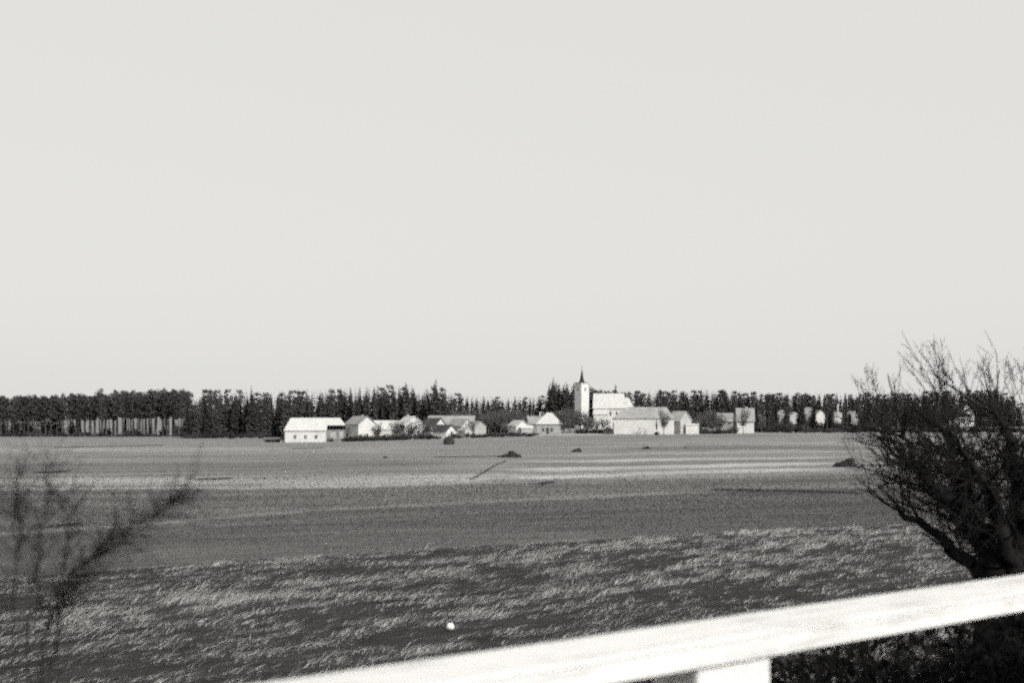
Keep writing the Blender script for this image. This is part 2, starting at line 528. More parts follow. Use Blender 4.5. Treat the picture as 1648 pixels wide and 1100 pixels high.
rail_root = empty('guard_rail', sn(3.29, 3.05, ROAD), math.pi / 2 - TH)
tag(rail_root, 'white painted guard rail on square posts along the roadside', 'guard rail')
RZT = EYE - 0.7435 - ROAD; RZB = EYE - 0.839 - ROAD
def bev(o, w=0.008):
    m = o.modifiers.new('bevel', 'BEVEL'); m.width = w; m.segments = 2
for i in range(-2, 14):
    s0 = -3.0 + 6.0 * i
    if s0 > 75: break
    o = boxobj('rail', s0 + 0.004, s0 + 5.996, -0.15, 0.144, RZT - 0.022, RZT, M['paint'], rail_root)
    boxobj('fascia', s0 + 0.006, s0 + 5.994, -0.144, 0.138, RZB, RZT - 0.024, M['paint'], rail_root)
pm = None
for i in range(-4, 26):
    s0 = 3.0 * i
    if pm is None:
        o = boxobj('post', -0.19, 0.19, -0.115, 0.115, -0.6, RZB - 0.002, M['paint'], rail_root); bev(o, 0.015)
        pm = o; o.location.x = s0
    else:
        o = pm.copy(); COL.objects.link(o); o.parent = rail_root; o.location.x = s0

# ------------------------------------------------------------------ houses
def gable_walls(L, W, he, hr, mat, parent, inset=0.0):
    a, b = L / 2, W / 2
    V = [(-a, -b, -0.6), (a, -b, -0.6), (a, b, -0.6), (-a, b, -0.6), (-a, -b, he), (a, -b, he), (a, b, he), (-a, b, he), (-a, 0, hr - 0.1), (a, 0, hr - 0.1)]
    Fc = [(0, 1, 5, 4), (2, 3, 7, 6), (1, 2, 6, 9, 5), (3, 0, 4, 8, 7), (0, 3, 2, 1)]
    return mesh('wall', V, Fc, mat, parent)

def roof_obj(V, Fc, mat, parent, th=0.18):
    o = mesh('roof', V, Fc, mat, parent)
    m = o.modifiers.new('thickness', 'SOLIDIFY'); m.thickness = th; m.offset = 1.0
    return o

def window(x, z, w, h, side, b, parent, axis='y', frame='offwhite'):
    """window on the wall at distance b from the centre; side -1/+1; axis y = eaves wall, x = gable wall"""
    def bx(name, cx, cz, ww, hh, d0, d1, mat, par):
        lo, hi = sorted((side * (b + d0), side * (b + d1)))
        if axis == 'y': return boxobj(name, cx - ww/2, cx + ww/2, lo, hi, cz - hh/2, cz + hh/2, mat, par)
        return boxobj(name, lo, hi, cx - ww/2, cx + ww/2, cz - hh/2, cz + hh/2, mat, par)
    p = bx('window', x, z, w, h, -0.05, 0.02, M['pane'], parent)
    bx('sill', x, z - h/2 - 0.05, w + 0.2, 0.08, -0.02, 0.09, M[frame], p)
    bx('mullion', x, z, 0.07, h, 0.02, 0.04, M[frame], p)
    return p

def chimney(x, y, z0, z1, roof, mat, w=0.55):
    V, Fc = [], []
    box(V, Fc, x - w/2, x + w/2, y - w/2, y + w/2, z0, z1)
    box(V, Fc, x - w/2 - 0.08, x + w/2 + 0.08, y - w/2 - 0.08, y + w/2 + 0.08, z1 - 0.25, z1 - 0.1)
    return mesh('chimney', V, Fc, mat, roof)

def house(name, label, px, D, L, W, ridge_y, eave_y, rot, wall, roof, style='gable', hips=(2, 2), cat='house', chim=None, wins=(), door=None, group=None, over=0.35):
    x = wx(px, D); z = ghf(x, D)
    t = empty(name, (x, D, z), math.radians(rot))
    tag(t, label, cat, group)
    he = max(0.8, zat(eave_y, D) - z); hr = zat(ridge_y, D) - z
    a, b = L / 2, W / 2
    sl = (hr - he) / b
    if style == 'gable':
        gable_walls(L, W, he, hr, M[wall], t)
        e = over; ze = he - sl * e
        V = [(-a-e, -b-e, ze), (a+e, -b-e, ze), (a+e, 0, hr), (-a-e, 0, hr), (a+e, b+e, ze), (-a-e, b+e, ze)]
        r = roof_obj(V, [(0, 1, 2, 3), (3, 2, 4, 5)], M[roof], t)
    else:
        V, Fc = [], []
        box(V, Fc, -a, a, -b, b, -0.6, he)
        mesh('wall', V, Fc, M[wall], t)
        e = over; ze = he - sl * e
        hl, hh = hips
        V = [(-a-e, -b-e, ze), (a+e, -b-e, ze), (a+e, b+e, ze), (-a-e, b+e, ze), (-a+hl, 0, hr), (a-hh, 0, hr)]
        r = roof_obj(V, [(0, 1, 5, 4), (1, 2, 5), (2, 3, 4, 5), (3, 0, 4)], M[roof], t)
    if chim:
        cx, top = chim
        chimney(cx, 0.0, hr - 0.8, hr + top, r, M['offwhite'])
    for w in wins:
        window(w[0], w[1], w[2], w[3], w[4], (b if w[5] == 'y' else a), t, w[5])
    if door:
        dx, dside, dax = door
        q = (b if dax == 'y' else a)
        lo, hi = sorted((dside * (q - 0.05), dside * (q + 0.03)))
        if dax == 'y': d = boxobj('door', dx - 0.5, dx + 0.5, lo, hi, 0, 2.0, M['door'], t)
        else: d = boxobj('door', lo, hi, dx - 0.5, dx + 0.5, 0, 2.0, M['door'], t)
    return t

# --- the long white farmhouse with three windows (left of the village)
D = 366.0
x = wx(508, D); z0 = ghf(x, D)
t = empty('farmhouse', (x, D, z0), math.radians(3))
tag(t, 'long white farmhouse with three small windows and pale roof, leftmost in village', 'farmhouse')
zr = zat(674, D) - z0; zm = zat(685.5, D) - z0; zl = zat(694.5, D - 5) - z0
L0, L1, S = -8.7, 8.9, 3.4
yb, ym, yf = 5.2, -2.9, -5.2
V, Fc = [], []
box(V, Fc, L0 + 0.3, S, yf + 0.3, yb - 0.3, -0.6, zl - 0.05)
mesh('wall', V, Fc, M['white'], t)
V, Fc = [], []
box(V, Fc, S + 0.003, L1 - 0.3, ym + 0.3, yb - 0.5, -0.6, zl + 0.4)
w2 = mesh('wall', V, Fc, M['greywall'], t); w2['label'] = 'wall set back under the eaves, its shade painted grey'  # recess shade put into the wall colour
boxobj('panel', S + 1.2, S + 2.9, ym + 0.2, ym + 0.297, 0.6, 2.9, M['offwhite'], t)
boxobj('panel', S + 3.8, L1 - 0.6, ym + 0.2, ym + 0.297, 0.9, 3.0, M['offwhite'], t)
V = [(L0, yf, zl), (S + 0.3, yf, zl), (S + 0.3, ym, zm), (L1, ym, zm), (L1 - 1.7, 0, zr), (L0 + 1.4, 0, zr), (L1, yb, zl), (L0, yb, zl)]
r = roof_obj(V, [(0, 1, 2, 5), (2, 3, 4, 5), (3, 6, 4), (4, 6, 7, 5), (5, 7, 0)], M['paleroof'], t)
for k in range(3):
    window(-5.5 + 3.05 * k, 1.55, 0.75, 1.0, -1, -(yf + 0.3), t, frame='white')

house('lean_to', 'tiny white lean-to at the left end of the long farmhouse', 461, 364, 3.2, 2.2, 706, 709, 2, 'white', 'darkroof', cat='shed', over=0.15)
house('house', 'grey-roofed house with bright white gable, just right of long farmhouse', 580, 377, 7.4, 6.2, 671, 683, -50, 'white', 'greyroof', chim=(1.0, 0.5), wins=[(0, 1.6, 0.8, 1.0, 1, 'x')])
house('barn', 'low barn with broad pale roof behind the dark hedge', 621, 388, 7.8, 7.5, 678, 692, 0, 'white', 'paleroof', cat='barn', over=0.2)
house('house', 'white house with half-hidden gable behind a round grey bush', 660, 382, 7.6, 6.4, 671, 684, -64, 'white', 'paleroof', chim=(-2.0, 0.7), wins=[(1.2, 1.8, 0.8, 1.0, 1, 'x')])
house('barn', 'long grey-roofed barn behind the small white gables', 727, 424, 15.5, 8.5, 670.5, 684, -4, 'greywall', 'greyroof', cat='barn', door=(2, -1, 'y'))
house('cottage', 'small white gabled cottage in front of grey barn, left one', 699, 398, 5.2, 4.6, 674, 684, -38, 'white', 'darkroof', cat='cottage')
house('cottage', 'lowest white cottage with dark tarred roof, behind the haystack', 715, 372, 5.4, 4.4, 685, 693.5, -38, 'white', 'darkroof', cat='cottage', door=(0.3, 1, 'x'))
house('cottage', 'white cottage with slanting dark roof edge, right of the lowest cottage', 741, 390, 5.6, 5.0, 675.5, 686, -40, 'white', 'greyroof', cat='cottage', wins=[(0, 1.7, 0.7, 0.9, 1, 'x')])
house('shed', 'small pale shed at the foot of the right white cottage', 748, 376, 3.0, 2.6, 689, 694, -45, 'offwhite', 'greyroof', cat='shed', over=0.15)
house('shed', 'greyish gabled shed at the right end of the grey barn', 768, 402, 4.4, 4.2, 679, 687, -62, 'offwhite', 'greyroof', cat='shed', over=0.2)
house('cottage', 'small white cottage standing alone among bare trees, left of hipped house', 834, 396, 5.2, 4.8, 677.5, 686, -58, 'white', 'offwhite', cat='cottage', wins=[(0, 1.6, 0.7, 0.9, 1, 'x')])
house('shed', 'low white annex between the lone cottage and hipped house', 848, 392, 3.6, 3.0, 686, 690, 0, 'offwhite', 'paleroof', cat='shed', over=0.15)
house('house', 'grey house with tall chimney behind the hipped house', 863, 414, 5.6, 5.0, 671, 682, 8, 'greywall', 'greyroof', chim=(1.3, 1.6))
house('house', 'white hipped-roof house left of the church', 884, 402, 6.8, 6.4, 665.5, 682, -12, 'offwhite', 'paleroof', style='hip', hips=(2.6, 2.6), wins=[(-1.4, 1.3, 0.8, 1.0, -1, 'y'), (1.4, 1.3, 0.8, 1.0, -1, 'y')], door=(0, -1, 'y'))
house('long_house', 'long white building with grey hipped roof below the church', 1035, 384, 18.6, 9.0, 656.5, 673.5, -4, 'white', 'greyroof', style='hip', hips=(4.4, 2.2), cat='building')
house('house', 'pale gabled house attached at right end of long white building', 1094, 388, 6.0, 4.4, 663, 677, -58, 'offwhite', 'offwhite')
house('shed', 'low flat white shed right of the pale gabled house', 1114, 385, 4.0, 2.6, 683, 685.5, -6, 'white', 'paleroof', cat='shed', over=0.1)
house('house', 'grey boarded house left of the tall dark pole', 1167, 414, 5.4, 5.2, 666, 678, 4, 'greywall', 'greyroof', wins=[(0.8, 3.0, 0.8, 0.9, -1, 'y')])
house('house', 'white-walled house with mottled grey roof right of the tall dark pole', 1199, 400, 5.3, 5.0, 658, 677, -6, 'white', 'greyroof', chim=(0.5, 0.5))
RH = [(1258, 476, 4.4, 3.2, 661, 668, 'small greyish gable glimpsed between pines, leftmost of the far right houses'),
      (1276, 472, 4.6, 4.2, 664, 670, 'low white house glimpsed between pines, second of the far right houses'),
      (1301, 470, 5.2, 4.6, 657, 667, 'taller grey gable among the pines, left of a pair'),
      (1318, 466, 5.4, 4.8, 661, 670, 'white gable among the pines, right of a pair with a grey one'),
      (1347, 474, 5.0, 4.0, 664, 669, 'white house with tall pale chimney among the pines'),
      (1371, 478, 4.2, 3.4, 663, 668, 'dim small house among pines beside the roadside bush')]
for i, (px, D, L, W, ry, ey, lab) in enumerate(RH):
    house('cottage', lab, px, D, 3.2, W, ry, ey, -80 + 8 * (i % 3), 'white' if i == 3 else 'offwhite' if i in (1, 4) else 'greywall', 'greyroof' if i % 2 else 'offwhite', cat='cottage', chim=((0.5, 3.2) if i == 4 else None), over=0.1)
house('house', 'tall narrow white gable house with dark roof seen through the roadside bush', 1547, 444, 7.0, 5.6, 651, 666, -76, 'white', 'darkroof',
      wins=[(-1.2, 3.6, 0.8, 1.1, 1, 'x'), (1.2, 3.6, 0.8, 1.1, 1, 'x'), (-1.2, 1.2, 0.8, 1.0, 1, 'x'), (1.2, 1.2, 0.8, 1.0, 1, 'x'), (0, 6.0, 0.6, 0.7, 1, 'x')])

# --- open lean-to at the left end of the long white building
D = 380.0
x = wx(980, D); z0 = ghf(x, D)
t = empty('open_shed', (x, D, z0), math.radians(-4))
tag(t, 'open dark lean-to with slanting pale roof, left end of the long white building', 'shed')
roof_obj([(-2.0, -2.2, 1.4), (1.6, -2.2, 3.9), (1.6, 2.2, 3.9), (-2.0, 2.2, 1.4)], [(0, 1, 2, 3)], M['paleroof'], t, 0.2)
boxobj('back_wall', -1.8, 1.55, 1.9, 2.1, -0.5, 1.4, M['darkroof'], t)
for (px_, py_, zz) in ((-1.8, -2.0, 1.45), (1.4, -2.0, 3.7), (0.0, -2.0, 2.7)):
    boxobj('post', px_ - 0.08, px_ + 0.08, py_ - 0.08, py_ + 0.08, -0.5, zz, M['pole'], t)
boxobj('dark_interior', -1.7, 1.3, -1.85, -1.8, -0.3, 1.3, M['darkroof'], t)  # dark sheet in the open front, painting in the shaded interior

# --- church
D = 520.0
x = wx(960, D); z0 = ghf(x, D)
t = empty('church', (x, D, z0), math.radians(-8))
tag(t, 'white village church with square tower, thin dark spire and big pale roof', 'church')
px1 = F / D
tz = zat(618, D) - z0
tw = 2.15
tx = (937 - 960) / px1 - 0.0
rt = math.radians(-44)
def rotp(px_, py_, cx, cy, a): return (cx + px_ * math.cos(a) - py_ * math.sin(a), cy + px_ * math.sin(a) + py_ * math.cos(a))
def prism(V, Fc, cx, cy, hw, z_0, z_1, a, hw1=None):
    hw1 = hw if hw1 is None else hw1
    b0 = len(V)
    for zz, h in ((z_0, hw), (z_1, hw1)):
        for (ax, ay) in ((-1, -1), (1, -1), (1, 1), (-1, 1)):
            V.append(rotp(ax * h, ay * h, cx, cy, a) + (zz,))
    Fc += [(b0, b0+1, b0+5, b0+4), (b0+1, b0+2, b0+6, b0+5), (b0+2, b0+3, b0+7, b0+6), (b0+3, b0, b0+4, b0+7), (b0+4, b0+5, b0+6, b0+7), (b0, b0+3, b0+2, b0+1)]
V, Fc = [], []
prism(V, Fc, tx, -2.0, tw, -0.6, tz, rt)
tow = mesh('tower', V, Fc, M['white'], t)
V, Fc = [], []
prism(V, Fc, tx, -2.0, tw + 0.2, tz + 0.002, tz + 0.25, rt)
mesh('cornice', V, Fc, M['offwhite'], tow)
# belfry louvres
for (ax, ay) in ((1, 0), (0, -1), (-1, 0)):
    cx_, cy_ = rotp(ax * (tw + 0.01), ay * (tw + 0.01), tx, -2.0, rt)
    V, Fc = [], []
    a = rt + (math.pi / 2 if ax else 0)
    for (u, v, zz) in ((-0.45, -0.03, tz - 3.2), (0.45, -0.03, tz - 3.2), (0.45, 0.03, tz - 3.2), (-0.45, 0.03, tz - 3.2), (-0.45, -0.03, tz - 1.7), (0.45, -0.03, tz - 1.7), (0.45, 0.03, tz - 1.7), (-0.45, 0.03, tz - 1.7)):
        p = rotp(u, v, cx_, cy_, a); V.append((p[0], p[1], zz))
    mesh('louvre', V, [(0, 1, 5, 4), (1, 2, 6, 5), (2, 3, 7, 6), (3, 0, 4, 7), (4, 5, 6, 7), (0, 3, 2, 1)], M['greywall'], tow)
V, Fc = [], []
b0 = tz + 0.252; zt = zat(594, D) - z0
prism(V, Fc, tx, -2.0, tw + 0.1, b0, b0 + 0.35, rt, 0.95)
prism(V, Fc, tx, -2.0, 0.85, b0 + 0.352, b0 + 1.4, rt, 0.6)
prism(V, Fc, tx, -2.0, 0.55, b0 + 1.402, zt, rt, 0.04)
sp = mesh('spire', V, Fc, M['slate'], t)
V, Fc = [], []
box(V, Fc, tx - 0.04, tx + 0.04, -2.04, -1.96, zt - 0.2, zt + 1.2)
box(V, Fc, tx - 0.3, tx + 0.3, -2.039, -1.961, zt + 0.65, zt + 0.75)
mesh('cross', V, Fc, M['slate'], sp)
# nave
nx0, nx1 = (955 - 960) / px1, (1004 - 960) / px1
nr = zat(634.5, D) - z0; ne = zat(658, D) - z0
nb = 4.6
V, Fc = [], []
box(V, Fc, nx0 + 0.4, nx1 - 0.1, -nb + 0.4, nb - 0.4, -0.6, ne)
c0 = len(V)
V += [(nx0 + 0.4, -nb + 0.4, ne + 0.003), (nx0 + 0.4, nb - 0.4, ne + 0.003), (nx0 + 0.4, 0, nr - 0.2), (nx1 - 0.1, -nb + 0.4, ne + 0.003), (nx1 - 0.1, nb - 0.4, ne + 0.003), (nx1 - 0.1, 0, nr - 0.2)]
Fc += [(c0, c0+2, c0+1), (c0+3, c0+4, c0+5)]
nave = mesh('nave', V, Fc, M['white'], t)
roof_obj([(nx0, -nb, ne - 0.2), (nx1 + 0.2, -nb, ne - 0.2), (nx1 + 0.2, 0, nr), (nx0, 0, nr), (nx1 + 0.2, nb, ne - 0.2), (nx0, nb, ne - 0.2)], [(0, 1, 2, 3), (3, 2, 4, 5)], M['paleroof'], t)
# chancel, lower, hipped at its right end
cx0, cx1 = nx1 + 0.21, (1020 - 960) / px1
cr = zat(641, D) - z0; ce = zat(658, D) - z0; cb = 3.7
V, Fc = [], []
box(V, Fc, cx0, cx1 - 0.4, -cb + 0.4, cb - 0.4, -0.6, ce)
mesh('chancel', V, Fc, M['white'], t)
roof_obj([(cx0, -cb, ce - 0.2), (cx1, -cb, ce - 0.2), (cx1, cb, ce - 0.2), (cx0, cb, ce - 0.2), (cx0, 0, cr), (cx1 - 2.2, 0, cr)], [(0, 1, 5, 4), (1, 2, 5), (2, 3, 4, 5)], M['paleroof'], t)
# porch / sacristy in front
V, Fc = [], []
box(V, Fc, -0.6, 5.2, -9.2, -nb + 0.39, -0.6, ne - 2.6)
mesh('porch', V, Fc, M['white'], t)
roof_obj([(-0.9, -9.5, ne - 2.7), (5.5, -9.5, ne - 2.7), (5.5, -nb + 0.1, ne - 0.6), (-0.9, -nb + 0.1, ne - 0.6)], [(0, 1, 2, 3)], M['paleroof'], t)
for k in range(3):
    window(nx0 + 7.4 + 2.6 * k, ne - 2.2, 0.7, 1.7, -1, nb - 0.4, nave)

# ------------------------------------------------------------------ tree prototypes
def spruce_arrays(seed, H=15.0, R=2.1, whorls=32, nb=9, lite=False):
    r = np.random.default_rng(seed)
    ts = np.linspace(0.05, 0.985, whorls)
    P = []
    for tt in ts:
        rad = R * (1 - tt) ** 0.8 * (0.7 + 0.5 * r.random()) + 0.10
        n = nb if tt < 0.85 else max(4, nb // 2)
        az = r.random(n) * 2 * math.pi
        rr = rad * (0.65 + 0.55 * r.random(n))
        zz = H * tt + r.normal(size=n) * 0.12
        c, s = np.cos(az), np.sin(az)
        w = 0.34 * rr + 0.08
        p0 = np.stack([c * 0.05, s * 0.05, zz + 0.1 * rr], 1)
        tip = np.stack([c * rr, s * rr, zz - 0.30 * rr], 1)
        mid = p0 * 0.45 + tip * 0.55
        side = np.stack([-s * w, c * w, -0.15 * w], 1)
        drop = np.zeros_like(mid); drop[:, 2] = -(0.25 + 0.25 * rr)
        P += [np.stack([p0, mid + side, tip], 1), np.stack([p0, tip, mid - side], 1)]
        if not lite:
            P += [np.stack([mid, tip, mid * 0.4 + tip * 0.6 + drop], 1), np.stack([p0, mid, p0 * 0.3 + mid * 0.7 + drop], 1)]
    V = np.concatenate(P).reshape(-1, 3)
    return V, np.arange(len(V)).reshape(-1, 3)

def trunk_arrays(H, r0, r1, bend, seed, n=6):
    r = np.random.default_rng(seed)
    zs = np.linspace(-0.5, H, n + 1)
    off = np.cumsum(r.normal(size=(n + 1, 2)) * bend, 0); off -= off[0]
    P = np.concatenate([off, zs[:, None]], 1)
    R = np.linspace(r0, r1, n + 1)
    return tubes(P[:-1], P[1:], R[:-1], R[1:], 6), P

def pine_arrays(seed, H=16.0, R=2.0, lite=False):
    r = np.random.default_rng(seed)
    C = []
    n = 9 if lite else 15
    limbs0, limbs1 = [], []
    for i in range(n):
        tt = 0.42 + 0.55 * (i + r.random()) / n
        rad = R * (0.35 + 0.65 * math.sin(math.pi * min(1, max(0.08, (tt - 0.42) / 0.62)))) * (0.45 + 0.5 * r.random())
        az = i * 2.4 + r.random() * 0.8
        c = np.array([math.cos(az) * rad, math.sin(az) * rad, H * tt])
        if i == n - 1: c = np.array([0, 0, H * 0.955])
        m = 16 if lite else 46
        sz = 0.75 + 0.5 * r.random()
        C.append(c + rand_dirs(m, r) * np.array([1.0, 1.0, 0.75]) * sz * (0.35 + 0.75 * r.random((m, 1))))
        limbs0.append([0, 0, H * tt - 0.7]); limbs1.append(c)
    C = np.concatenate(C)
    leaf = leaf_tris(C, np.full(len(C), 0.62 if lite else 0.40), r)
    return leaf, (np.array(limbs0), np.array(limbs1))

TR = {}
def make_conifer(kind, seed):
    root = empty(kind)
    if kind == 'spruce_tree':
        V, T = spruce_arrays(seed)
        (tv, tt), P = trunk_arrays(14.0, 0.20, 0.03, 0.03, seed)
        link('trunk', trimesh_data('trunk', tv, tt, M['bark']), None, root)
        link('crown', trimesh_data('crown', V, T, M['spruce']), None, root)
    else:
        (lv, lt), (l0, l1) = pine_arrays(seed)
        (tv, tt), P = trunk_arrays(15.2, 0.30, 0.08, 0.10, seed)
        lim = tubes(l0, l1, np.full(len(l0), 0.06), np.full(len(l0), 0.02), 3)
        V, T = merge([(tv, tt), lim])
        link('trunk', trimesh_data('trunk', V, T, M['bark']), None, root)
        link('crown', trimesh_data('crown', lv, lt, M['pine']), None, root)
    return root
protos = {'spruce_tree': [make_conifer('spruce_tree', 100 + i) for i in range(7)], 'pine_tree': [make_conifer('pine_tree', 200 + i) for i in range(7)]}
HT = {'spruce_tree': 15.0, 'pine_tree': 16.0}
used = set()
def plant(kind, px, D, top_y, label, group=None, wide=1.0, hmul=1.0):
    i = random.randrange(7)
    p = protos[kind][i]
    if (kind, i) in used:
        o = copy_tree(p)
    else:
        used.add((kind, i)); o = p
    x = wx(px, D); z = ghf(x, D)
    H = (zat(top_y, D) - z) * hmul
    s = H / HT[kind]
    wd = wide * (0.8 + 0.45 * random.random()) * (0.45 + 0.55 * s)
    o.location = (x, D, z); o.rotation_euler = (random.uniform(-.03, .03), random.uniform(-.03, .03), random.random() * 6.28)
    o.scale = (wd, wd, s)
    tag(o, label, 'tree', group)
    return o

SKY_T = [(-900, 640), (0, 639), (60, 637), (110, 635), (160, 633), (200, 630), (240, 628), (305, 627), (311, 641), (316, 641), (322, 628), (370, 627), (400, 628), (425, 632), (450, 629), (500, 626), (560, 624), (600, 621), (640, 619), (660, 618), (668, 622), (674, 633), (682, 630), (690, 620), (715, 622), (728, 632), (760, 636), (800, 638), (850, 637), (865, 635), (880, 636), (884, 613), (905, 613), (925, 615), (945, 618), (956, 628), (975, 629), (1000, 629), (1050, 629), (1100, 627), (1150, 627), (1190, 630), (1260, 633), (1400, 633), (1460, 632), (1500, 629), (1560, 627), (1605, 627), (1618, 632), (1632, 645), (1648, 648), (1720, 640), (2600, 636)]
def sky_y(px):
    return float(np.interp(px, [p[0] for p in SKY_T], [p[1] for p in SKY_T]))

# left stand of tall pines with bare trunks
for row, (D, n) in enumerate([(492, 36), (499, 34), (507, 32)]):
    for i in range(n):
        px = -14 + (i + random.uniform(-0.3, 0.3)) * (319.0 / n) + row * 3.0
        if 309 < px < 318: continue
        plant('pine_tree', px, D + random.uniform(-2.5, 2.5), sky_y(px), 'tall dark pine with bare trunk in the forest edge at far left', 'pines in the left stand', 1.0, random.uniform(0.88, 1.03))
# dark spruces behind the long farmhouse
for row, (D, n) in enumerate([(470, 40), (482, 38)]):
    for i in range(n):
        px = 324 + (i + random.uniform(-0.35, 0.35)) * (412.0 / n) + row * 5
        if 667 < px < 684: continue
        plant('spruce_tree', px, D + random.uniform(-5, 5), sky_y(px), 'dark spruce in the forest behind the long farmhouse and cottages', 'spruces behind the village', 1.05, random.uniform(0.84, 1.02))
for px, D, ty, lab in [(655, 470, 614, 'tall spruce at right end of the high forest behind the cottages'), (701, 466, 610, 'tall pointed spruce standing out left of the church, right of a sky gap'),
                       (990, 592, 617, 'single pointed spruce rising above the church roof'), (889, 545, 607, 'tallest dark spruce of the clump left of the tower'),
                       (163, 492, 626, 'pine standing a little above the left pine stand'), (405, 466, 620, 'pointed spruce rising above the forest left of the farmhouse')]:
    plant('spruce_tree' if px != 163 else 'pine_tree', px, D, ty, lab, None, 1.15)
for px in (318, 327, 336, 345, 322, 312, 307, 314, 300):
    plant('spruce_tree', px + random.uniform(-2, 2), 452 + random.uniform(-6, 10), 645 + random.uniform(0, 14), 'young dark spruce at the field edge right of the pine stand', 'young spruces at the field edge')
for px, ty in ((668, 631), (672, 634), (676, 633), (680, 634), (684, 630)):
    plant('spruce_tree', px, 474 + random.uniform(-4, 4), ty, 'shorter spruce filling the dip beside the tall pointed spruce', 'spruces in the skyline dip', 1.1)
for px, ty in ((309, 641), (313, 643), (317, 642)):
    plant('spruce_tree', px, 500, ty, 'shorter spruce filling the notch right of the pine stand', 'spruces in the forest notch', 1.2)
for px in np.arange(742, 882, 8.5):
    plant('spruce_tree', px + random.uniform(-2, 2), 560 + random.uniform(-6, 6), sky_y(px), 'distant spruce in the low wood between cottages and church', 'distant spruces left of the church', 1.1, random.uniform(0.9, 1.02))
for px in (787, 795, 803, 811, 818):
    plant('spruce_tree', px, 455 + random.uniform(-5, 5), 643 + random.uniform(-2, 6), 'dark bushy spruce among the bare village trees', 'bushy spruces in the village', 1.4)
for px in (884, 893, 900, 907, 914, 921, 928, 934, 897, 910, 923, 890):
    plant('spruce_tree', px, 545 + random.uniform(-6, 10), sky_y(px) + random.uniform(-1, 5), 'dark spruce in the clump just left of the church tower', 'spruces left of the tower', 1.25)
for px in np.arange(950, 1650, 10.5):
    plant('pine_tree' if random.random() < 0.25 else 'spruce_tree', px + random.uniform(-3, 3), 600 + random.uniform(-8, 8), sky_y(px), 'dark conifer in the long forest edge right of the church', 'conifers right of the church', 1.25, random.uniform(0.92, 1.03))
for px in (1217, 1226, 1238, 1247, 1266, 1287, 1291, 1311, 1331, 1338, 1360, 1383, 1392, 1404, 1415, 1430, 1446, 1460, 1475, 1492, 1508, 1522, 1566, 1580, 1596):
    plant('pine_tree' if random.random() < 0.6 else 'spruce_tree', px, 440 + random.uniform(-12, 12), sky_y(px) + random.uniform(1, 9), 'tall dark conifer standing among the houses at right', 'conifers among the right houses', 0.8)
for px in (1249, 1266, 1269, 1287, 1309, 1332, 1337, 1359, 1364, 1385, 1233, 1242, 1222, 1396, 1410, 1425, 1440):
    plant('spruce_tree', px + random.uniform(-2, 2), 444 + random.uniform(-6, 6), random.uniform(648, 664), 'young dark spruce before the far right houses', 'young spruces before the right houses', 1.0)
for k_, lst in protos.items():
    for i, p in enumerate(lst):
        if (k_, i) not in used:
            for c in list(p.children): bpy.data.objects.remove(c)
            bpy.data.objects.remove(p)

# forest mass behind the individually built edge trees
def forest_mass():
    parts = []
    lites = [spruce_arrays(300 + i, whorls=17, nb=8, lite=True) for i in range(3)] + [pine_arrays(310 + i, lite=True)[0] for i in range(3)]
    def add(px, D, ty, j=None):
        i = (random.randrange(6) if px < 30 else random.choice((0, 1, 2, 0, 1, 2, 3))) if j is None else j
        V, T = lites[i]
        x = wx(px, D); z = ghf(x, D)
        s = (zat(ty, D) - z) / (15.0 if i < 3 else 16.0)
        wd = (0.5 + 0.5 * s) * random.uniform(1.0, 1.35)
        a = random.random() * 6.28
        c, sn_ = math.cos(a), math.sin(a)
        W = np.stack([(V[:, 0] * c - V[:, 1] * sn_) * wd + x, (V[:, 0] * sn_ + V[:, 1] * c) * wd + D, V[:, 2] * s + z], 1)
        parts.append((W, T))
    for D in (505, 520, 535):
        for px in np.arange(326, 745, 7.5):
            if 666 < px < 684: continue
            add(px + random.uniform(-4, 4), D + random.uniform(-6, 6), sky_y(px) + random.uniform(0, 5))
    for D in (575, 590):
        for px in np.arange(735, 884, 6):
            add(px + random.uniform(-4, 4), D + random.uniform(-6, 6), sky_y(px) + random.uniform(0, 4))
    for D in (560,):
        for px in np.arange(886, 934, 6):
            add(px, D + random.uniform(-6, 6), sky_y(px) + random.uniform(0, 5), random.randrange(3))
    for D in (592, 612, 630, 650):
        for px in np.arange(940, 1640, 6.0):
            add(px + random.uniform(-4, 4), D + random.uniform(-6, 6), sky_y(px) + random.uniform(0, 4))
    for D in (500, 515):                                     # the same wood goes on outside the picture
        for px in np.arange(-420, 95, 9):
            add(px + random.uniform(-4, 4), D + 14 + random.uniform(-6, 6), 639 + random.uniform(0, 5) + (0 if px < 30 else random.uniform(0, 6)))
    for D in (600, 620):
        for px in np.arange(1645, 2150, 12):
            add(px + random.uniform(-4, 4), D + random.uniform(-6, 6), sky_y(px) + random.uniform(0, 6))
    V, T = merge(parts)
    return link('forest', trimesh_data('forest', V, T, M['forest']))
tag(forest_mass(), 'dark mass of conifer forest behind the edge trees', 'forest', kind='stuff')

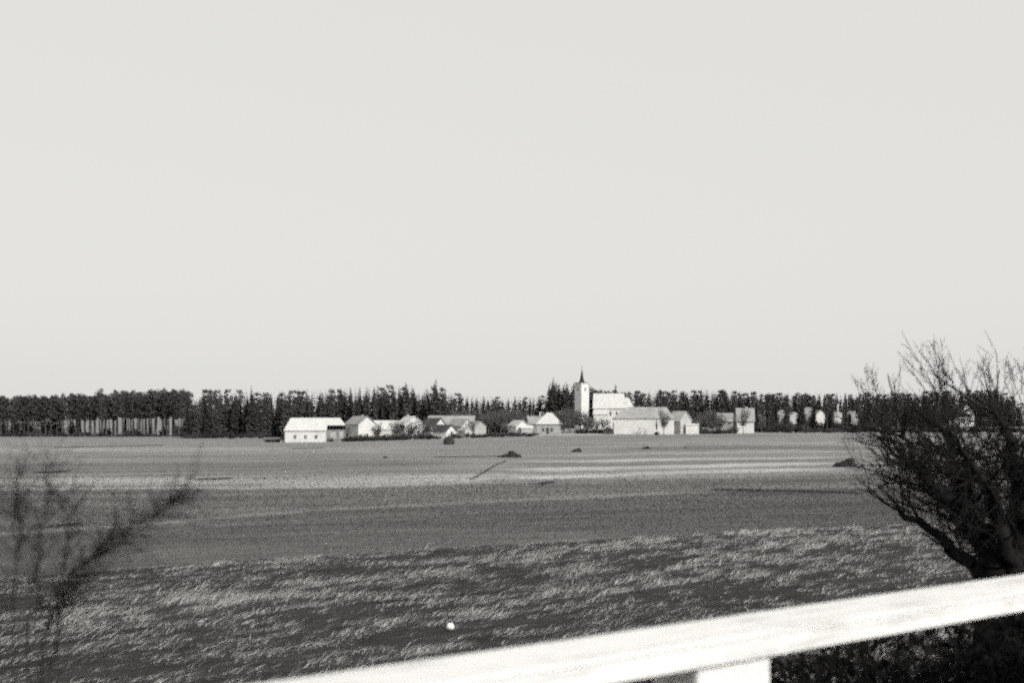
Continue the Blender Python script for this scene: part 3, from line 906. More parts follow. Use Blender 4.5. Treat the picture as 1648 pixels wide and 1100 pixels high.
# ------------------------------------------------------------------ bare deciduous trees
def bare_arrays(seed, H=9.0, spread=3.2, twigs=520):
    r = np.random.default_rng(seed)
    P0, P1, R0, R1 = [], [], [], []
    def seg(a, b, ra, rb): P0.append(a); P1.append(b); R0.append(ra); R1.append(rb)
    fork = np.array([0, 0, H * 0.28])
    seg(np.array([0, 0, -0.4]), fork, 0.19, 0.14)
    limbs = []
    for i in range(7):
        az = i * 0.9 + r.random()
        rad = spread * (0.35 + 0.5 * r.random()) if i else 0.3
        e = np.array([math.cos(az) * rad, math.sin(az) * rad, H * (0.62 + 0.3 * r.random())])
        m = (fork * 0.5 + e * 0.5) + np.array([math.cos(az), math.sin(az), -0.3]) * 0.35 * rad
        seg(fork, m, 0.10, 0.07); seg(m, e, 0.07, 0.03)
        limbs.append((m, e)); limbs.append((fork, m))
    trunk = tubes(P0, P1, R0, R1, 5)
    P0, P1, R0, R1 = [], [], [], []
    for k in range(twigs):
        a, b = limbs[r.integers(len(limbs))]
        q = a + (b - a) * r.random()
        d = rand_dirs(1, r)[0] * np.array([1, 1, 0.6]) + np.array([q[0] * 0.15, q[1] * 0.15, 0.5])
        d /= np.linalg.norm(d)
        l = 0.7 + 1.1 * r.random()
        e = q + d * l
        seg(q, e, 0.025, 0.012)
        for _ in range(3):
            d2 = d + rand_dirs(1, r)[0] * 0.8
            q2 = q + (e - q) * (0.3 + 0.7 * r.random())
            seg(q2, q2 + d2 / np.linalg.norm(d2) * (0.35 + 0.6 * r.random()), 0.016, 0.008)
    return trunk, tubes(P0, P1, R0, R1, 3)
bares = []
for i in range(4):
    root = empty('bare_tree')
    a, b = bare_arrays(400 + i)
    link('trunk', trimesh_data('trunk', *a, M['twig']), None, root)
    link('crown', trimesh_data('crown', *b, M['twig']), None, root)
    bares.append(root)
bare_used = set()
def bare(px, D, top_y, label, group=None, wide=1.0):
    i = random.randrange(4)
    if i in bare_used: o = copy_tree(bares[i])
    else: bare_used.add(i); o = bares[i]
    x = wx(px, D); z = ghf(x, D)
    s = (zat(top_y, D) - z) / 9.3
    o.location = (x, D, z); o.rotation_euler = (0, 0, random.random() * 6.28); o.scale = (s * wide, s * wide, s)
    tag(o, label, 'tree', group)
for px, D, ty in [(752, 436, 661), (764, 432, 657), (776, 430, 659), (786, 425, 661), (796, 440, 656), (806, 428, 660), (818, 434, 655), (828, 440, 655), (841, 428, 659), (852, 440, 661)]:
    bare(px, D, ty, 'leafless grey tree in the gardens between cottages and hipped house', 'bare garden trees left of the hipped house', 1.15)
for px, D, ty in [(899, 452, 660), (908, 446, 656), (917, 440, 654), (926, 446, 658), (934, 432, 660), (943, 428, 664), (952, 424, 670), (960, 420, 676), (914, 418, 670)]:
    bare(px, D, ty, 'leafless grey tree below the church tower', 'bare trees below the tower', 1.15)
for px, D, ty in [(1128, 404, 668), (1138, 410, 660), (1148, 402, 656), (1158, 398, 664), (1145, 396, 676)]:
    bare(px, D, ty, 'leafless tree left of the grey boarded house', 'bare trees by the grey boarded house', 1.2)
bare(1068, 371, 656, 'leafless dark tree in front of the long building roof, right end', None, 0.8)
bare(1057, 369, 672, 'thin sapling against the long white wall', None, 0.3)
bare(1196, 390, 655, 'leafless tree in front of the mottled grey roof', None, 0.8)
bare(1226, 415, 662, 'leafless tree just right of the white-walled house', None, 0.9)
bare(661, 374, 676, 'round grey leafless bush before the half-hidden white gable', None, 1.5)
bare(735, 442, 655, 'pale leafless tree behind the grey barn roof', None, 0.9)
for px, D, ty in [(557, 372, 683), (607, 376, 679), (640, 378, 675), (684, 376, 674), (757, 384, 676), (690, 390, 672), (815, 384, 680), (905, 388, 676), (972, 404, 672), (1122, 386, 674), (1112, 398, 668), (546, 380, 686)]:
    bare(px, D, ty, 'small leafless grey tree in the yards between the white houses', 'bare yard trees between the houses', 1.2)
bare(1205, 424, 652, 'leafless tree rising behind the mottled grey roof', None, 1.0)

# ------------------------------------------------------------------ shrubs
def shrub_arrays(seed, n=230):
    r = np.random.default_rng(seed)
    az = r.random(n) * 6.283; lean = r.random(n) ** 0.7
    L = 0.9 + 0.9 * r.random(n)
    d = np.stack([np.cos(az) * lean, np.sin(az) * lean, 1.1 - 0.5 * lean], 1)
    p0 = np.stack([np.cos(az), np.sin(az), np.zeros(n)], 1) * (0.35 * r.random((n, 1))); p0[:, 2] = -0.1
    p1 = p0 + d * L[:, None]
    A = tubes(p0, p1, np.full(n, 0.03), np.full(n, 0.012), 3)
    q = p0 + (p1 - p0) * (0.35 + 0.65 * r.random((n, 1)))
    B = leaf_tris(q + r.normal(size=(n, 3)) * 0.12, np.full(n, 0.20), r)
    return merge([A, B])
shr = [trimesh_data('shrub', *shrub_arrays(500 + i), M['shrub']) for i in range(4)]
def shrub(px, D, w, h, label, group=None, name='shrub'):
    o = link(name, shr[random.randrange(4)])
    x = wx(px, D)
    o.location = (x, D, ghf(x, D)); o.rotation_euler = (0, 0, random.random() * 6.28)
    o.scale = (w / 2.6, w / 2.6, h / 1.8)
    tag(o, label, 'shrub', group)
for px in np.arange(532, 692, 7.5):
    shrub(px + random.uniform(-2, 2), 362 + random.uniform(-4, 8), random.uniform(2.2, 3.6), random.uniform(1.5, 2.6) * (0.8 if px < 560 else 1), 'dark leafless shrub in the hedge below the left cottages', 'hedge shrubs below the left cottages')
for px in (432, 440, 448):
    shrub(px, 366, 2.6, 1.3, 'low dark shrub left of the white lean-to', 'shrubs left of the lean-to')
for px in np.arange(690, 860, 8):
    if 712 < px < 720 or 738 < px < 752: continue
    shrub(px + random.uniform(-2, 2), 364 + random.uniform(-3, 12), random.uniform(1.8, 3.2), random.uniform(1.0, 2.0), 'low shrub in the gardens between haystack and lone cottage', 'garden shrubs in mid village')
for px in np.arange(930, 985, 7):
    shrub(px, 392 + random.uniform(-3, 8), random.uniform(2, 3), random.uniform(1.4, 2.8), 'dark shrub in front of the church', 'shrubs in front of the church')
for px in np.arange(1118, 1184, 8):
    shrub(px, 388 + random.uniform(-3, 6), random.uniform(2, 3), random.uniform(1.2, 3.0), 'shrub at the foot of the grey boarded house', 'shrubs by the grey boarded house')
for px in np.arange(1214, 1640, 7.5):
    shrub(px + random.uniform(-2, 2), 412 + random.uniform(-6, 14), random.uniform(2.0, 3.6), random.choice((1.3, 1.8, 2.4, 3.2, 4.6)), 'dark shrub along the field edge below the right houses', 'shrubs along the right field edge')
for px in np.arange(-20, 300, 9):
    shrub(px + random.uniform(-3, 3), 486 + random.uniform(-2, 3), random.uniform(2.2, 3.6), random.uniform(0.6, 2.2), 'low dark undergrowth bush at the foot of the left pines', 'undergrowth below the left pines')
for px in (6, 18, 27, 44, 58, 72, 86, 97, 118, 139, 171, 203, 222, 262, 286, 296):
    shrub(px + random.uniform(-3, 3), 498 + random.uniform(-4, 12), random.uniform(2.6, 4.5), random.uniform(3.0, 7.0) * (1.0 if px < 120 or px > 255 else 0.7), 'tall thin undergrowth between the trunks of the left pines', 'undergrowth between the left pine trunks')
for px in (302, 312, 322, 333, 345, 358, 372, 388, 404, 420):
    shrub(px, 445 + random.uniform(-4, 8), random.uniform(2.5, 4.0), random.uniform(1.2, 2.6), 'dark shrub at the forest foot left of the farmhouse', 'shrubs left of the farmhouse')
for px, D, L, W, ry, ey, lab in RH:
    for q_ in (-7, 0, 7):
        shrub(px + q_ + random.uniform(-2, 2), 458 + random.uniform(-3, 3), 4.2, random.uniform(2.6, 3.9), 'tall dark shrub hiding the foot of the far right houses', 'shrubs before the far right houses')
shrub(1057, 367, 1.6, 1.4, 'small dark shrub at the foot of the sapling')
shrub(652, 366, 3.0, 2.2, 'dark shrub below the round grey bush')

# tall dark pole by the white-walled house
D = 392.0; x = wx(1181.5, D); z0 = ghf(x, D)
t = empty('wooden_pole', (x, D, z0)); tag(t, 'tall dark wooden pole between grey house and white-walled house', 'pole')
V, T = tubes([(0, 0, -0.5)], [(0, 0, zat(652, D) - z0)], [0.28], [0.18], 8)
link('shaft', trimesh_data('shaft', V, T, M['pole']), None, t)
boxobj('crossarm', -0.7, 0.7, -0.27, -0.19, zat(655, D) - z0, zat(654, D) - z0 + 0.05, M['pole'], t)

# ------------------------------------------------------------------ haystacks and stone heaps in the field
def haystack(px, py, w, h, label):
    x, D = gpt(px, py)
    z = ghf(x, D)
    t = empty('haystack', (x, D, z)); tag(t, label, 'haystack')
    V, Fc = [], []
    n, m = 18, 9
    r = random.Random(int(px))
    for j in range(m):
        tt = j / (m - 1)
        rad = w / 2 * (1.0 + 0.12 * math.sin(tt * 3.0)) * math.sqrt(max(0.0, 1 - tt ** 2.4)) * (0.93 if j == 0 else 1)
        for i in range(n):
            a = i * 2 * math.pi / n
            q = rad * (1 + r.uniform(-.07, .07))
            V.append((math.cos(a) * q, math.sin(a) * q, h * tt - 0.05 + r.uniform(-.04, .04)))
    for j in range(m - 1):
        for i in range(n):
            Fc.append((j*n+i, j*n+(i+1) % n, (j+1)*n+(i+1) % n, (j+1)*n+i))
    Fc.append(tuple((m-1)*n+i for i in range(n)))
    mesh('hay', V, Fc, M['hay'], t, smooth=True)
    P = tubes([(0, 0, h * 0.8), (0.3, -0.1, 0.2)], [(1.6, 0.2, h + 1.2), (1.9, -0.4, h + 0.6)], [0.05, 0.05], [0.04, 0.03], 5)
    link('pole', trimesh_data('pole', *P, M['pole']), None, t)
haystack(722.5, 719, 2.6, 2.2, 'dark round haystack with leaning poles in the field below cottages')

def heap(px, py, w, h, depth, label, mat='stone', name='stone_heap', n=80, skew=0.0, cat='stone heap'):
    x, D = gpt(px, py)
    r = np.random.default_rng(int(px * 7))
    parts = []
    for i in range(n):
        u = r.random(); a = r.random() * 6.283; q = math.sqrt(u) * 0.96
        cx, cy = math.cos(a) * q, math.sin(a) * q
        top = h * (1 - q) ** 0.85
        cz = top * r.random() ** 0.4
        s = h * (0.13 + 0.15 * r.random())
        dirs = np.array([[1, 1, 1], [-1, 1, 1], [1, -1, 1], [-1, -1, 1], [1, 1, -1], [-1, 1, -1], [1, -1, -1], [-1, -1, -1]], float)
        dirs = dirs * (0.55 + 0.5 * r.random((8, 3))) * s * np.array([1.3, 1.2, 0.8])
        ang = r.random() * 3
        ca, sa = math.cos(ang), math.sin(ang)
        V = np.stack([dirs[:, 0] * ca - dirs[:, 1] * sa + cx * w / 2 + skew * cz, dirs[:, 0] * sa + dirs[:, 1] * ca + cy * depth / 2, dirs[:, 2] + cz], 1)
        T = np.array([(0, 1, 3), (0, 3, 2), (4, 7, 5), (4, 6, 7), (0, 4, 5), (0, 5, 1), (2, 3, 7), (2, 7, 6), (0, 2, 6), (0, 6, 4), (1, 5, 7), (1, 7, 3)])
        parts.append((V, T))
    V, T = merge(parts)
    o = link(name, trimesh_data(name, V, T, M[mat]))
    o.location = (x, D, ghf(x, D))
    return tag(o, label, cat)
heap(820, 737, 3.8, 1.05, 2.0, 'long dark stone heap at the end of ditch line in mid field', skew=0.6)
heap(836, 736.5, 1.2, 0.5, 1.0, 'sunlit right end of the long stone heap, added as a small pale heap', mat='litside', n=20)  # lit side of the dark heap, made as a separate pale one
heap(928, 728, 1.9, 0.85, 1.4, 'small dark stone heap in the field below the church', skew=0.5, n=60)
heap(1040, 724.5, 1.7, 0.7, 1.2, 'small dark stone heap in the field below the long white building', skew=0.4, n=55)
heap(1104, 723.5, 1.2, 0.35, 0.9, 'tiny flat stone heap right of the heap below the long white building', n=16)
heap(1359, 754, 2.9, 1.15, 1.8, 'dark pointed stone heap beside the roadside bush, nearest and largest at right', skew=0.7, n=95)
heap(619, 738, 1.0, 0.45, 0.8, 'tiny dark stone heap in the field below the left cottages', n=16)
heap(627, 738.5, 1.1, 0.3, 0.8, 'sunlit side of the tiny dark heap, added as a tiny pale heap', mat='litside', n=14)  # pale stand-in for the sunlit side of its dark neighbour
heap(868, 780, 1.9, 0.25, 0.9, 'flat dark clod heap at the edge of the harrowed field', n=18)
for i, px in enumerate((414, 424, 434, 446, 456, 464)):
    heap(px, 771, 0.7, 0.2, 0.5, 'small dark clod in a dotted row on the left field', n=6, name='clod', cat='clod')['group'] = 'row of clods on the left field'
x, D = gpt(725, 1018)
r_ = np.random.default_rng(3)
V, Fc = [], []
for j_ in range(7):
    ph = math.pi * j_ / 6
    for i_ in range(10):
        a = 2 * math.pi * i_ / 10
        q = 1 + r_.uniform(-.09, .09)
        V.append((0.125 * q * math.sin(ph) * math.cos(a), 0.11 * q * math.sin(ph) * math.sin(a), 0.10 + 0.115 * q * math.cos(ph)))
for j_ in range(6):
    for i_ in range(10):
        Fc.append((j_*10+i_, (j_+1)*10+i_, (j_+1)*10+(i_+1) % 10, j_*10+(i_+1) % 10))
st = mesh('pale_stone', V, Fc, M['whitestone'], smooth=True)
st.location = (x, D, ghf(x, D) + 0.05)
tag(st, 'small white stone lying in the near rough grass', 'stone')

# ------------------------------------------------------------------ rough dead grass (near)
bx_ = np.array([gpt(p, y) for p, y in EDGE])
def edge_y(x): return np.interp(x, bx_[:, 0], bx_[:, 1])

def blades(x, y, z, L, w, lean_dir, lean, tint, r=rng):
    n = len(x)
    ax = np.cos(lean_dir); ay = np.sin(lean_dir)
    sl, cl = np.sin(lean), np.cos(lean)
    base = np.stack([x, y, z], 1)
    d1 = np.stack([ax * sl * 0.7, ay * sl * 0.7, cl * 0.75 + 0.2], 1)
    mid = base + d1 * (L * 0.5)[:, None]
    d2 = np.stack([ax * sl * 1.05, ay * sl * 1.05, cl * 0.55 - 0.05], 1)
    tip = mid + d2 * (L * 0.55)[:, None]
    pa = r.random(n) * 0.8 - 0.4
    side = np.stack([np.cos(pa), np.sin(pa), np.zeros(n)], 1) * (w * 0.5)[:, None]
    V = np.stack([base - side, base + side, mid - side * 0.9, mid + side * 0.9, tip], 1).reshape(-1, 3)
    b = (np.arange(n) * 5)[:, None]
    T = np.concatenate([b + np.array([[0, 1, 3]]), b + np.array([[0, 3, 2]]), b + np.array([[2, 3, 4]])])
    return V, T, np.repeat(tint, 5)

def scatter(n, x0, x1, y0, y1):
    return rng.uniform(x0, x1, n), rng.uniform(y0, y1, n)

x, y = scatter(1150000, -55, 70, 12, 105)
nn = x * nv.x + y * nv.y
keep = (y < edge_y(x) + 1.2 * (vnoise(x * 1.1, y * 1.1, 77) - 0.5)) & (nn > 13.0) & (np.abs(x) < 0.45 * y + 4)
x, y = x[keep], y[keep]
n_ = len(x)
ca, sa = math.cos(0.80), math.sin(0.80)
u, v = x * ca + y * sa, -x * sa + y * ca
wob = 1.2 * (vnoise(u / 5, v / 5, 21) - 0.5)
cl = 0.36 * vnoise(u / 1.7, (v + wob) / 0.52, 11) + 0.36 * vnoise(u / 0.8, (v + wob) / 0.27, 12) + 0.10 * vnoise(u / 9, v / 2.2, 13) + 0.18 * vnoise(u / 0.35, v / 0.16, 14)
big = vnoise(u / 16, v / 3.5, 15)
mat_ = np.clip((cl - 0.34) / 0.28, 0, 1)
keep = rng.random(n_) < 0.62 + 0.38 * mat_
x, y, cl, big, mat_ = x[keep], y[keep], cl[keep], big[keep], mat_[keep]
n_ = len(x)
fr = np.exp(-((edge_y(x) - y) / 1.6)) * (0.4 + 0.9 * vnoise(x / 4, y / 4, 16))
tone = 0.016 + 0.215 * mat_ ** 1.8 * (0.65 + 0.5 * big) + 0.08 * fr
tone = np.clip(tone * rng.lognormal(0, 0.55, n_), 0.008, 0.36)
L = (0.18 + 0.42 * mat_ * (0.5 + big)) * rng.lognormal(0, 0.22, n_)
W_ = 0.022 * rng.lognormal(0, 0.35, n_)
swirl = 0.55 + 1.0 * (vnoise(u[keep] / 3.0, v[keep] / 1.6, 17) - 0.5) + rng.normal(size=n_) * 0.38
lean = np.clip(1.36 + 0.35 * (vnoise(u[keep] / 2.0, v[keep] / 1.2, 18) - 0.5) + rng.normal(size=n_) * 0.16, 0.3, 1.55)
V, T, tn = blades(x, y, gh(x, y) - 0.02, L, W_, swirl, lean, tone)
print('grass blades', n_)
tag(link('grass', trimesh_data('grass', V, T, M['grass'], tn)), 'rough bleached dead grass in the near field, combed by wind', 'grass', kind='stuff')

# short stubble and clods standing on the crop strips
x, y = scatter(330000, -75, 80, 48, 165)
k_ = (y > edge_y(x) - 1.0) & (np.abs(x) < 0.44 * y + 3) & (rng.random(len(x)) < (75.0 / y) ** 1.2 * (1 - sstep(y, 85, 160)))
x, y = x[k_], y[k_]
n_ = len(x)
tn_ = field_tone(x / y * F + CX, HZ + EYE * F / y)
tone = np.clip(0.115 * tn_ * rng.lognormal(-0.05, 0.55, n_), 0.01, 0.3)
V, T, tn = blades(x, y, gh(x, y) + 0.02, 0.10 * rng.lognormal(0, 0.4, n_) * (y / 75), np.full(n_, 0.035) * (y / 75), rng.random(n_) * 6.28, 0.5 + 0.7 * rng.random(n_), tone)
print('stubble', n_)
tag(link('stubble', trimesh_data('stubble', V, T, M['grass'], tn)), 'short stubble and young crop standing on the smooth field strips', 'stubble', kind='stuff')

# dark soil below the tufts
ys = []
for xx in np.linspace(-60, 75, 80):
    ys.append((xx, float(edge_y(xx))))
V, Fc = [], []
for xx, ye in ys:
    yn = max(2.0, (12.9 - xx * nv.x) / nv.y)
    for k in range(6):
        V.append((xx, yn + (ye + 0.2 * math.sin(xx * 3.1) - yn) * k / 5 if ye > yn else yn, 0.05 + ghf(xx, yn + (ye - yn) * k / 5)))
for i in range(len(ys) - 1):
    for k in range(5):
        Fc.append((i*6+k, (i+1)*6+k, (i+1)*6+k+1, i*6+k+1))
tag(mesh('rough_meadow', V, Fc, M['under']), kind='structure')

# dead weeds in the narrow field ditches
wx_, wy_ = [], []
for poly in DITCH:
    for (a0, r0_, w0), (a1, r1_, w1) in zip(poly[:-1], poly[1:]):
        p0 = np.array(gpt(a0, r0_)); p1 = np.array(gpt(a1, r1_))
        n_ = int(np.linalg.norm(p1 - p0) * (130 if w0 > 0.2 else 14))
        tt = rng.random(n_)
        ww = (w0 + (w1 - w0) * tt) * (0.5 + vnoise(tt * 9, tt * 0 + a0, 7))
        q = p0 + (p1 - p0) * tt[:, None]
        wx_.append(q[:, 0] + rng.normal(size=n_) * ww * 0.5); wy_.append(q[:, 1] + rng.normal(size=n_) * ww * 1.6)
wx_ = np.concatenate(wx_); wy_ = np.concatenate(wy_); m = len(wx_)
V, T, tn = blades(wx_, wy_, gh(wx_, wy_) - 0.02, 0.28 * (0.4 + rng.random(m)), np.full(m, 0.04), rng.random(m) * 6.28, 0.5 + 0.6 * rng.random(m), np.ones(m))
tag(link('weeds', trimesh_data('weeds', V, T, M['weed'])), 'dark dead weeds in narrow field ditches', 'weeds', kind='stuff')

# ------------------------------------------------------------------ willow bush at right
WD = 13.0
def wp(px, py, D=WD): return np.array([wx(px, D), D, zat(py, D)])
xb, yb = wx(1612, WD), WD
nb_ = xb * nv.x + yb * nv.y
zslope = (ROAD - 0.25) + (nb_ - 4.3) / (13.2 - 4.3) * (-0.3 - (ROAD - 0.25))
base = np.array([xb, yb, zslope])
r = np.random.default_rng(5)
limbs = [
    ([(1612, 1130), (1602, 930), (1572, 868), (1512, 806), (1456, 752), (1420, 698)], 0.22, -0.5, 44),
    ([(1618, 1130), (1616, 910), (1584, 830), (1552, 755), (1545, 705), (1530, 665)], 0.16, 0.4, 40),
    ([(1622, 1130), (1640, 880), (1642, 790), (1616, 710), (1578, 650)], 0.20, -0.2, 36),
    ([(1628, 1130), (1652, 890), (1668, 790), (1662, 720), (1636, 640)], 0.22, 0.6, 40),
    ([(1632, 1130), (1668, 900), (1730, 800), (1780, 700), (1800, 640)], 0.18, 0.0, 48),
    ([(1612, 1130), (1600, 940), (1560, 880), (1505, 845), (1470, 818)], 0.11, 0.9, 30),
    ([(1610, 1130), (1606, 900), (1566, 810), (1510, 740), (1462, 695)], 0.13, -1.0, 40),
    ([(1634, 1130), (1690, 930), (1770, 860), (1860, 800)], 0.14, -0.7, 40),
    ([(1620, 1130), (1625, 920), (1600, 840), (1540, 780), (1480, 700)], 0.12, 1.3, 36),
]
S0, S1, Ra, Rb = [], [], [], []
polys = []
counts = []
for pts, r0, dd, nbr in limbs:
    counts.append(nbr)
    P = [base + np.array([0, 0, -0.3]) + (wp(pts[0][0], 900) - wp(1612, 900)) * 0.6]
    for i, (a, b) in enumerate(pts[1:], 1):
        P.append(wp(a, b) + np.array([0, dd * i / len(pts) * 1.6, 0]))
    # resample with gentle wobble
    Q = []
    for i in range(len(P) - 1):
        for tt in np.linspace(0, 1, 4, endpoint=False):
            Q.append(P[i] * (1 - tt) + P[i + 1] * tt + r.normal(size=3) * 0.035)
    Q.append(P[-1]); Q = np.array(Q)
    rad = np.linspace(1, 0.0, len(Q)) ** 1.1 * r0 + 0.010
    S0 += list(Q[:-1]); S1 += list(Q[1:]); Ra += list(rad[:-1]); Rb += list(rad[1:])
    polys.append(Q)
# broad pollard bole
for k_ in range(7):
    off = r.normal(size=3) * np.array([0.14, 0.10, 0]) + np.array([0.06, 0, 0])
    S0.append(base + off * 1.3 + np.array([0, 0, -0.4])); S1.append(wp(1622, 905) + off); Ra.append(0.26); Rb.append(0.20)
trunk_m = trimesh_data('trunk', *tubes(S0, S1, Ra, Rb, 8), M['willow']); trunk_m.shade_smooth()
S0, S1, Ra, Rb = [], [], [], []
def too_high(b):
    row = HZ - (b[2] - EYE) / b[1] * F
    return r.random() < 0.74 * float(np.clip((725 - row) / 110.0, 0, 1))
def seg_(a, b, ra, rb):
    row = HZ - (b[2] - EYE) / b[1] * F; px = CX + b[0] / b[1] * F
    if px + r.normal() * 24 < np.interp(row, [560, 640, 700, 750, 800, 850, 900], [1372, 1362, 1360, 1378, 1425, 1490, 1545]): return
    
    S0.append(a); S1.append(b); Ra.append(ra); Rb.append(rb)
for Q, nbr in zip(polys, counts):
    m = len(Q)
    for b_ in range(nbr):
        f = 0.30 + 0.70 * r.random() ** 0.85
        i = min(m - 2, int(f * (m - 1)))
        p = Q[i] + (Q[i + 1] - Q[i]) * r.random()
        tang = Q[i + 1] - Q[i]; tang /= np.linalg.norm(tang)
        d = tang * 0.8 + rand_dirs(1, r)[0] * 0.75 + np.array([-0.12, 0, 0.08])
        d /= np.linalg.norm(d)
        l = (0.40 + 0.55 * r.random()) * (1.15 - 0.35 * f)
        c = p + d * l * 0.5 + np.array([0, 0, -0.03])
        e = c + (d + np.array([0, 0, 0.06])) * l * 0.55
        if too_high(e): continue
        seg_(p, c, 0.013, 0.010); seg_(c, e, 0.010, 0.006)
        for t_ in range(8):
            q = (p + (c - p) * r.random()) if r.random() < 0.4 else (c + (e - c) * r.random())
            d2 = d + rand_dirs(1, r)[0] * 0.62 + np.array([-0.02, 0, 0.04])
            d2 /= np.linalg.norm(d2)
            l2 = 0.22 + 0.42 * r.random()
            k2 = q + d2 * l2 * 0.5
            d2 = d2 + rand_dirs(1, r)[0] * 0.45; d2 /= np.linalg.norm(d2)
            q2 = k2 + d2 * l2 * 0.5
            if too_high(q2): continue
            seg_(q, k2, 0.0054, 0.0043); seg_(k2, q2, 0.0043, 0.0024)
            if r.random() < 0.6:
                d3 = d2 + rand_dirs(1, r)[0] * 0.6; d3 /= np.linalg.norm(d3)
                q3 = q + (q2 - q) * 0.5
                seg_(q3, q3 + d3 * 0.25, 0.004, 0.0022)
# a few long fine shoots reaching above the crown
for (a0, b0_, a1, b1_) in [(1530, 670, 1482, 560), (1535, 665, 1470, 575), (1528, 672, 1505, 580), (1540, 660, 1525, 590), (1500, 700, 1490, 600), (1545, 655, 1548, 585), (1420, 700, 1385, 605), (1430, 690, 1392, 622), (1640, 650, 1622, 588), (1650, 650, 1650, 580), (1600, 660, 1590, 600), (1445, 700, 1455, 625)]:
    for _ in range(3):
        p = wp(a0, b0_) + r.normal(size=3) * 0.05; e = wp(a1, b1_) + r.normal(size=3) * 0.10
        m1 = p * 0.5 + e * 0.5 + r.normal(size=3) * 0.04
        seg_(p, m1, 0.006, 0.004); seg_(m1, e, 0.004, 0.002)
        for _k in range(9):
            q = m1 + (e - m1) * r.random(); d2 = (e - m1) / np.linalg.norm(e - m1) + rand_dirs(1, r)[0] * 0.8
            seg_(q, q + d2 * 0.10, 0.003, 0.0016)
wroot = empty('willow_bush', tuple(base))
tag(wroot, 'large black leafless willow bush beyond the white rail at right', 'bush')
for o in (link('trunk', trunk_m, None, wroot), link('twigs', trimesh_data('twigs', *tubes(S0, S1, Ra, Rb, 3), M['willow']), None, wroot)):
    o.matrix_parent_inverse = Matrix.Translation(-Vector(base))
print('twig segs', len(S0))

# ------------------------------------------------------------------ leafless roadside sapling at the left edge (near, out of focus)
r = np.random.default_rng(21)
LD = 4.5
xb, yb = wx(40, LD), LD
nl = xb * nv.x + yb * nv.y
lbase = np.array([xb, yb, (ROAD - 0.25) + (nl - 4.3) / 8.9 * (-0.05 - ROAD)])
stems = [([(40, 1250), (48, 1000), (60, 900), (66, 820), (72, 750)], 0.0038, 42), ([(30, 1250), (22, 1000), (28, 900), (20, 830), (26, 765)], 0.0034, 40),
         ([(20, 1250), (-20, 1050), (-40, 900), (-30, 770)], 0.0038, 40), ([(45, 1250), (80, 1080), (92, 930), (98, 850), (96, 800)], 0.0032, 32),
         ([(50, 1200), (75, 1020), (120, 930), (180, 872), (245, 825), (318, 787)], 0.004, 48), ([(52, 1200), (95, 990), (150, 912), (212, 852), (285, 800)], 0.003, 45), ([(50, 1220), (60, 1040), (130, 945), (190, 880), (262, 815)], 0.003, 45)]
A0, A1, B0, B1 = [], [], [], []
C0, C1, D0, D1 = [], [], [], []
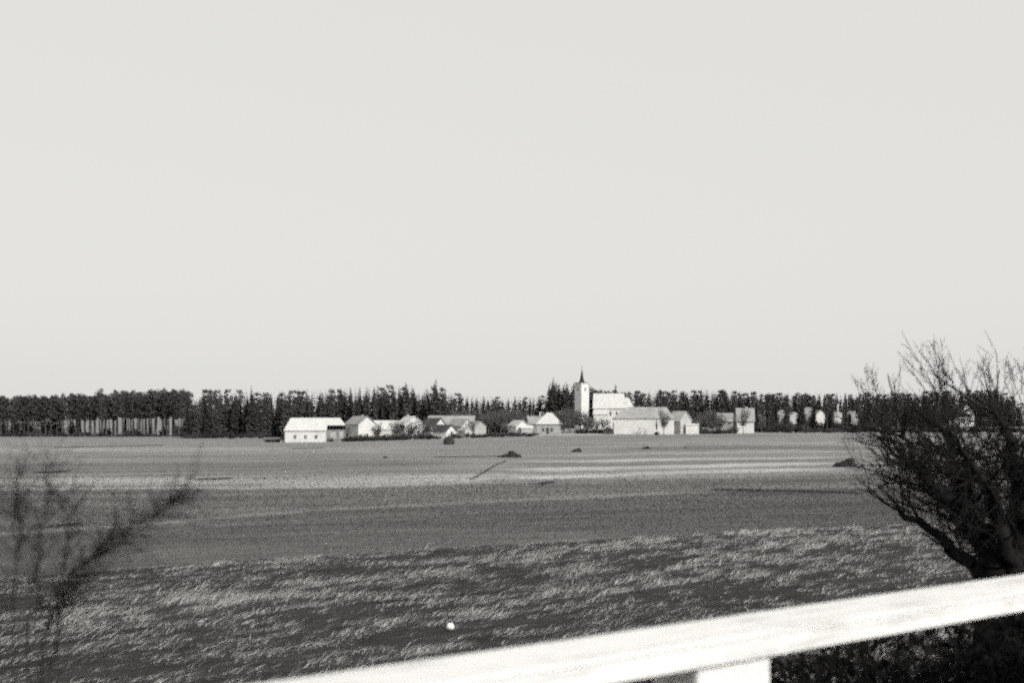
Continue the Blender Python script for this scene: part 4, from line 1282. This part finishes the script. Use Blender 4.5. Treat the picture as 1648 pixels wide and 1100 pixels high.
for pts, r0, nt_ in stems:
    P = [lbase + np.array([(pts[0][0] - 40) * 0.002, 0, -0.2])]
    pts = pts[1:]
    dd = r.normal() * 0.25
    for i, (a, b) in enumerate(pts):
        P.append(wp(a, b, LD) + np.array([0, dd * i / len(pts), 0]))
    Q = []
    for i in range(len(P) - 1):
        for tt in np.linspace(0, 1, 4, endpoint=False):
            Q.append(P[i] * (1 - tt) + P[i + 1] * tt + r.normal(size=3) * 0.010)
    Q = np.array(Q + [P[-1]])
    rad = np.linspace(1, 0.2, len(Q)) * r0
    A0 += list(Q[:-1]); A1 += list(Q[1:]); B0 += list(rad[:-1]); B1 += list(rad[1:])
    for _ in range(nt_):
        f = 0.25 + 0.75 * r.random()
        i = min(len(Q) - 2, int(f * (len(Q) - 1)))
        p = Q[i] + (Q[i+1] - Q[i]) * r.random()
        tg = Q[i+1] - Q[i]; tg /= np.linalg.norm(tg)
        for _k in range(2):
            d = tg * 0.7 + rand_dirs(1, r)[0] * 0.7; d /= np.linalg.norm(d)
            l = 0.04 + 0.09 * r.random()
            m_ = p + d * l
            d2 = d + rand_dirs(1, r)[0] * 0.5; d2 /= np.linalg.norm(d2)
            e = m_ + d2 * l * 0.8
            C0 += [p, m_]; C1 += [m_, e]; D0 += [0.0017, 0.0013]; D1 += [0.0013, 0.0008]
sroot = empty('sapling', tuple(lbase))
tag(sroot, 'thin blurred leafless sapling at the left edge, one branch leaning right', 'sapling')
for o in (link('stems', trimesh_data('stems', *tubes(A0, A1, B0, B1, 6), M['willow']), None, sroot), link('twigs', trimesh_data('twigs', *tubes(C0, C1, D0, D1, 3), M['willow']), None, sroot)):
    o.matrix_parent_inverse = Matrix.Translation(-Vector(lbase))

# ------------------------------------------------------------------ dark bramble thicket on the slope below the rail
def slope_z(n): return (ROAD - 0.25) + (n - 4.3) / 8.9 * (-0.05 - ROAD)
r = np.random.default_rng(9)
def thicket(s0, s1, n0, n1, hgt, count):
    s = r.uniform(s0, s1, count); n = r.uniform(n0, n1, count)
    hh = hgt * (0.65 + 0.5 * vnoise(s / 1.2, n / 1.2, 31))
    z = slope_z(n) + hh * r.random(count) ** 0.6
    C = np.stack([dv.x * s + nv.x * n, dv.y * s + nv.y * n, z], 1)
    A = leaf_tris(C, np.full(count, 0.04), r)
    m = count // 14
    s = r.uniform(s0, s1, m); n = r.uniform(n0, n1, m)
    z = slope_z(n)
    p0 = np.stack([dv.x * s + nv.x * n, dv.y * s + nv.y * n, z], 1)
    d = rand_dirs(m, r) * 0.6; d[:, 2] = np.abs(d[:, 2]) + 0.5
    p1 = p0 + d * hgt * (0.8 + 0.3 * r.random((m, 1)))
    B = tubes(p0, p1, np.full(m, 0.008), np.full(m, 0.004), 3)
    return merge([A, B])
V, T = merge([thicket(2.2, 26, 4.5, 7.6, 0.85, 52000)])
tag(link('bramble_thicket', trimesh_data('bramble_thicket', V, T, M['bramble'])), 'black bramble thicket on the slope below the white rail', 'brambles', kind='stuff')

# tidy: unused prototypes
for i, p in enumerate(bares):
    if i not in bare_used:
        for c in list(p.children): bpy.data.objects.remove(c)
        bpy.data.objects.remove(p)
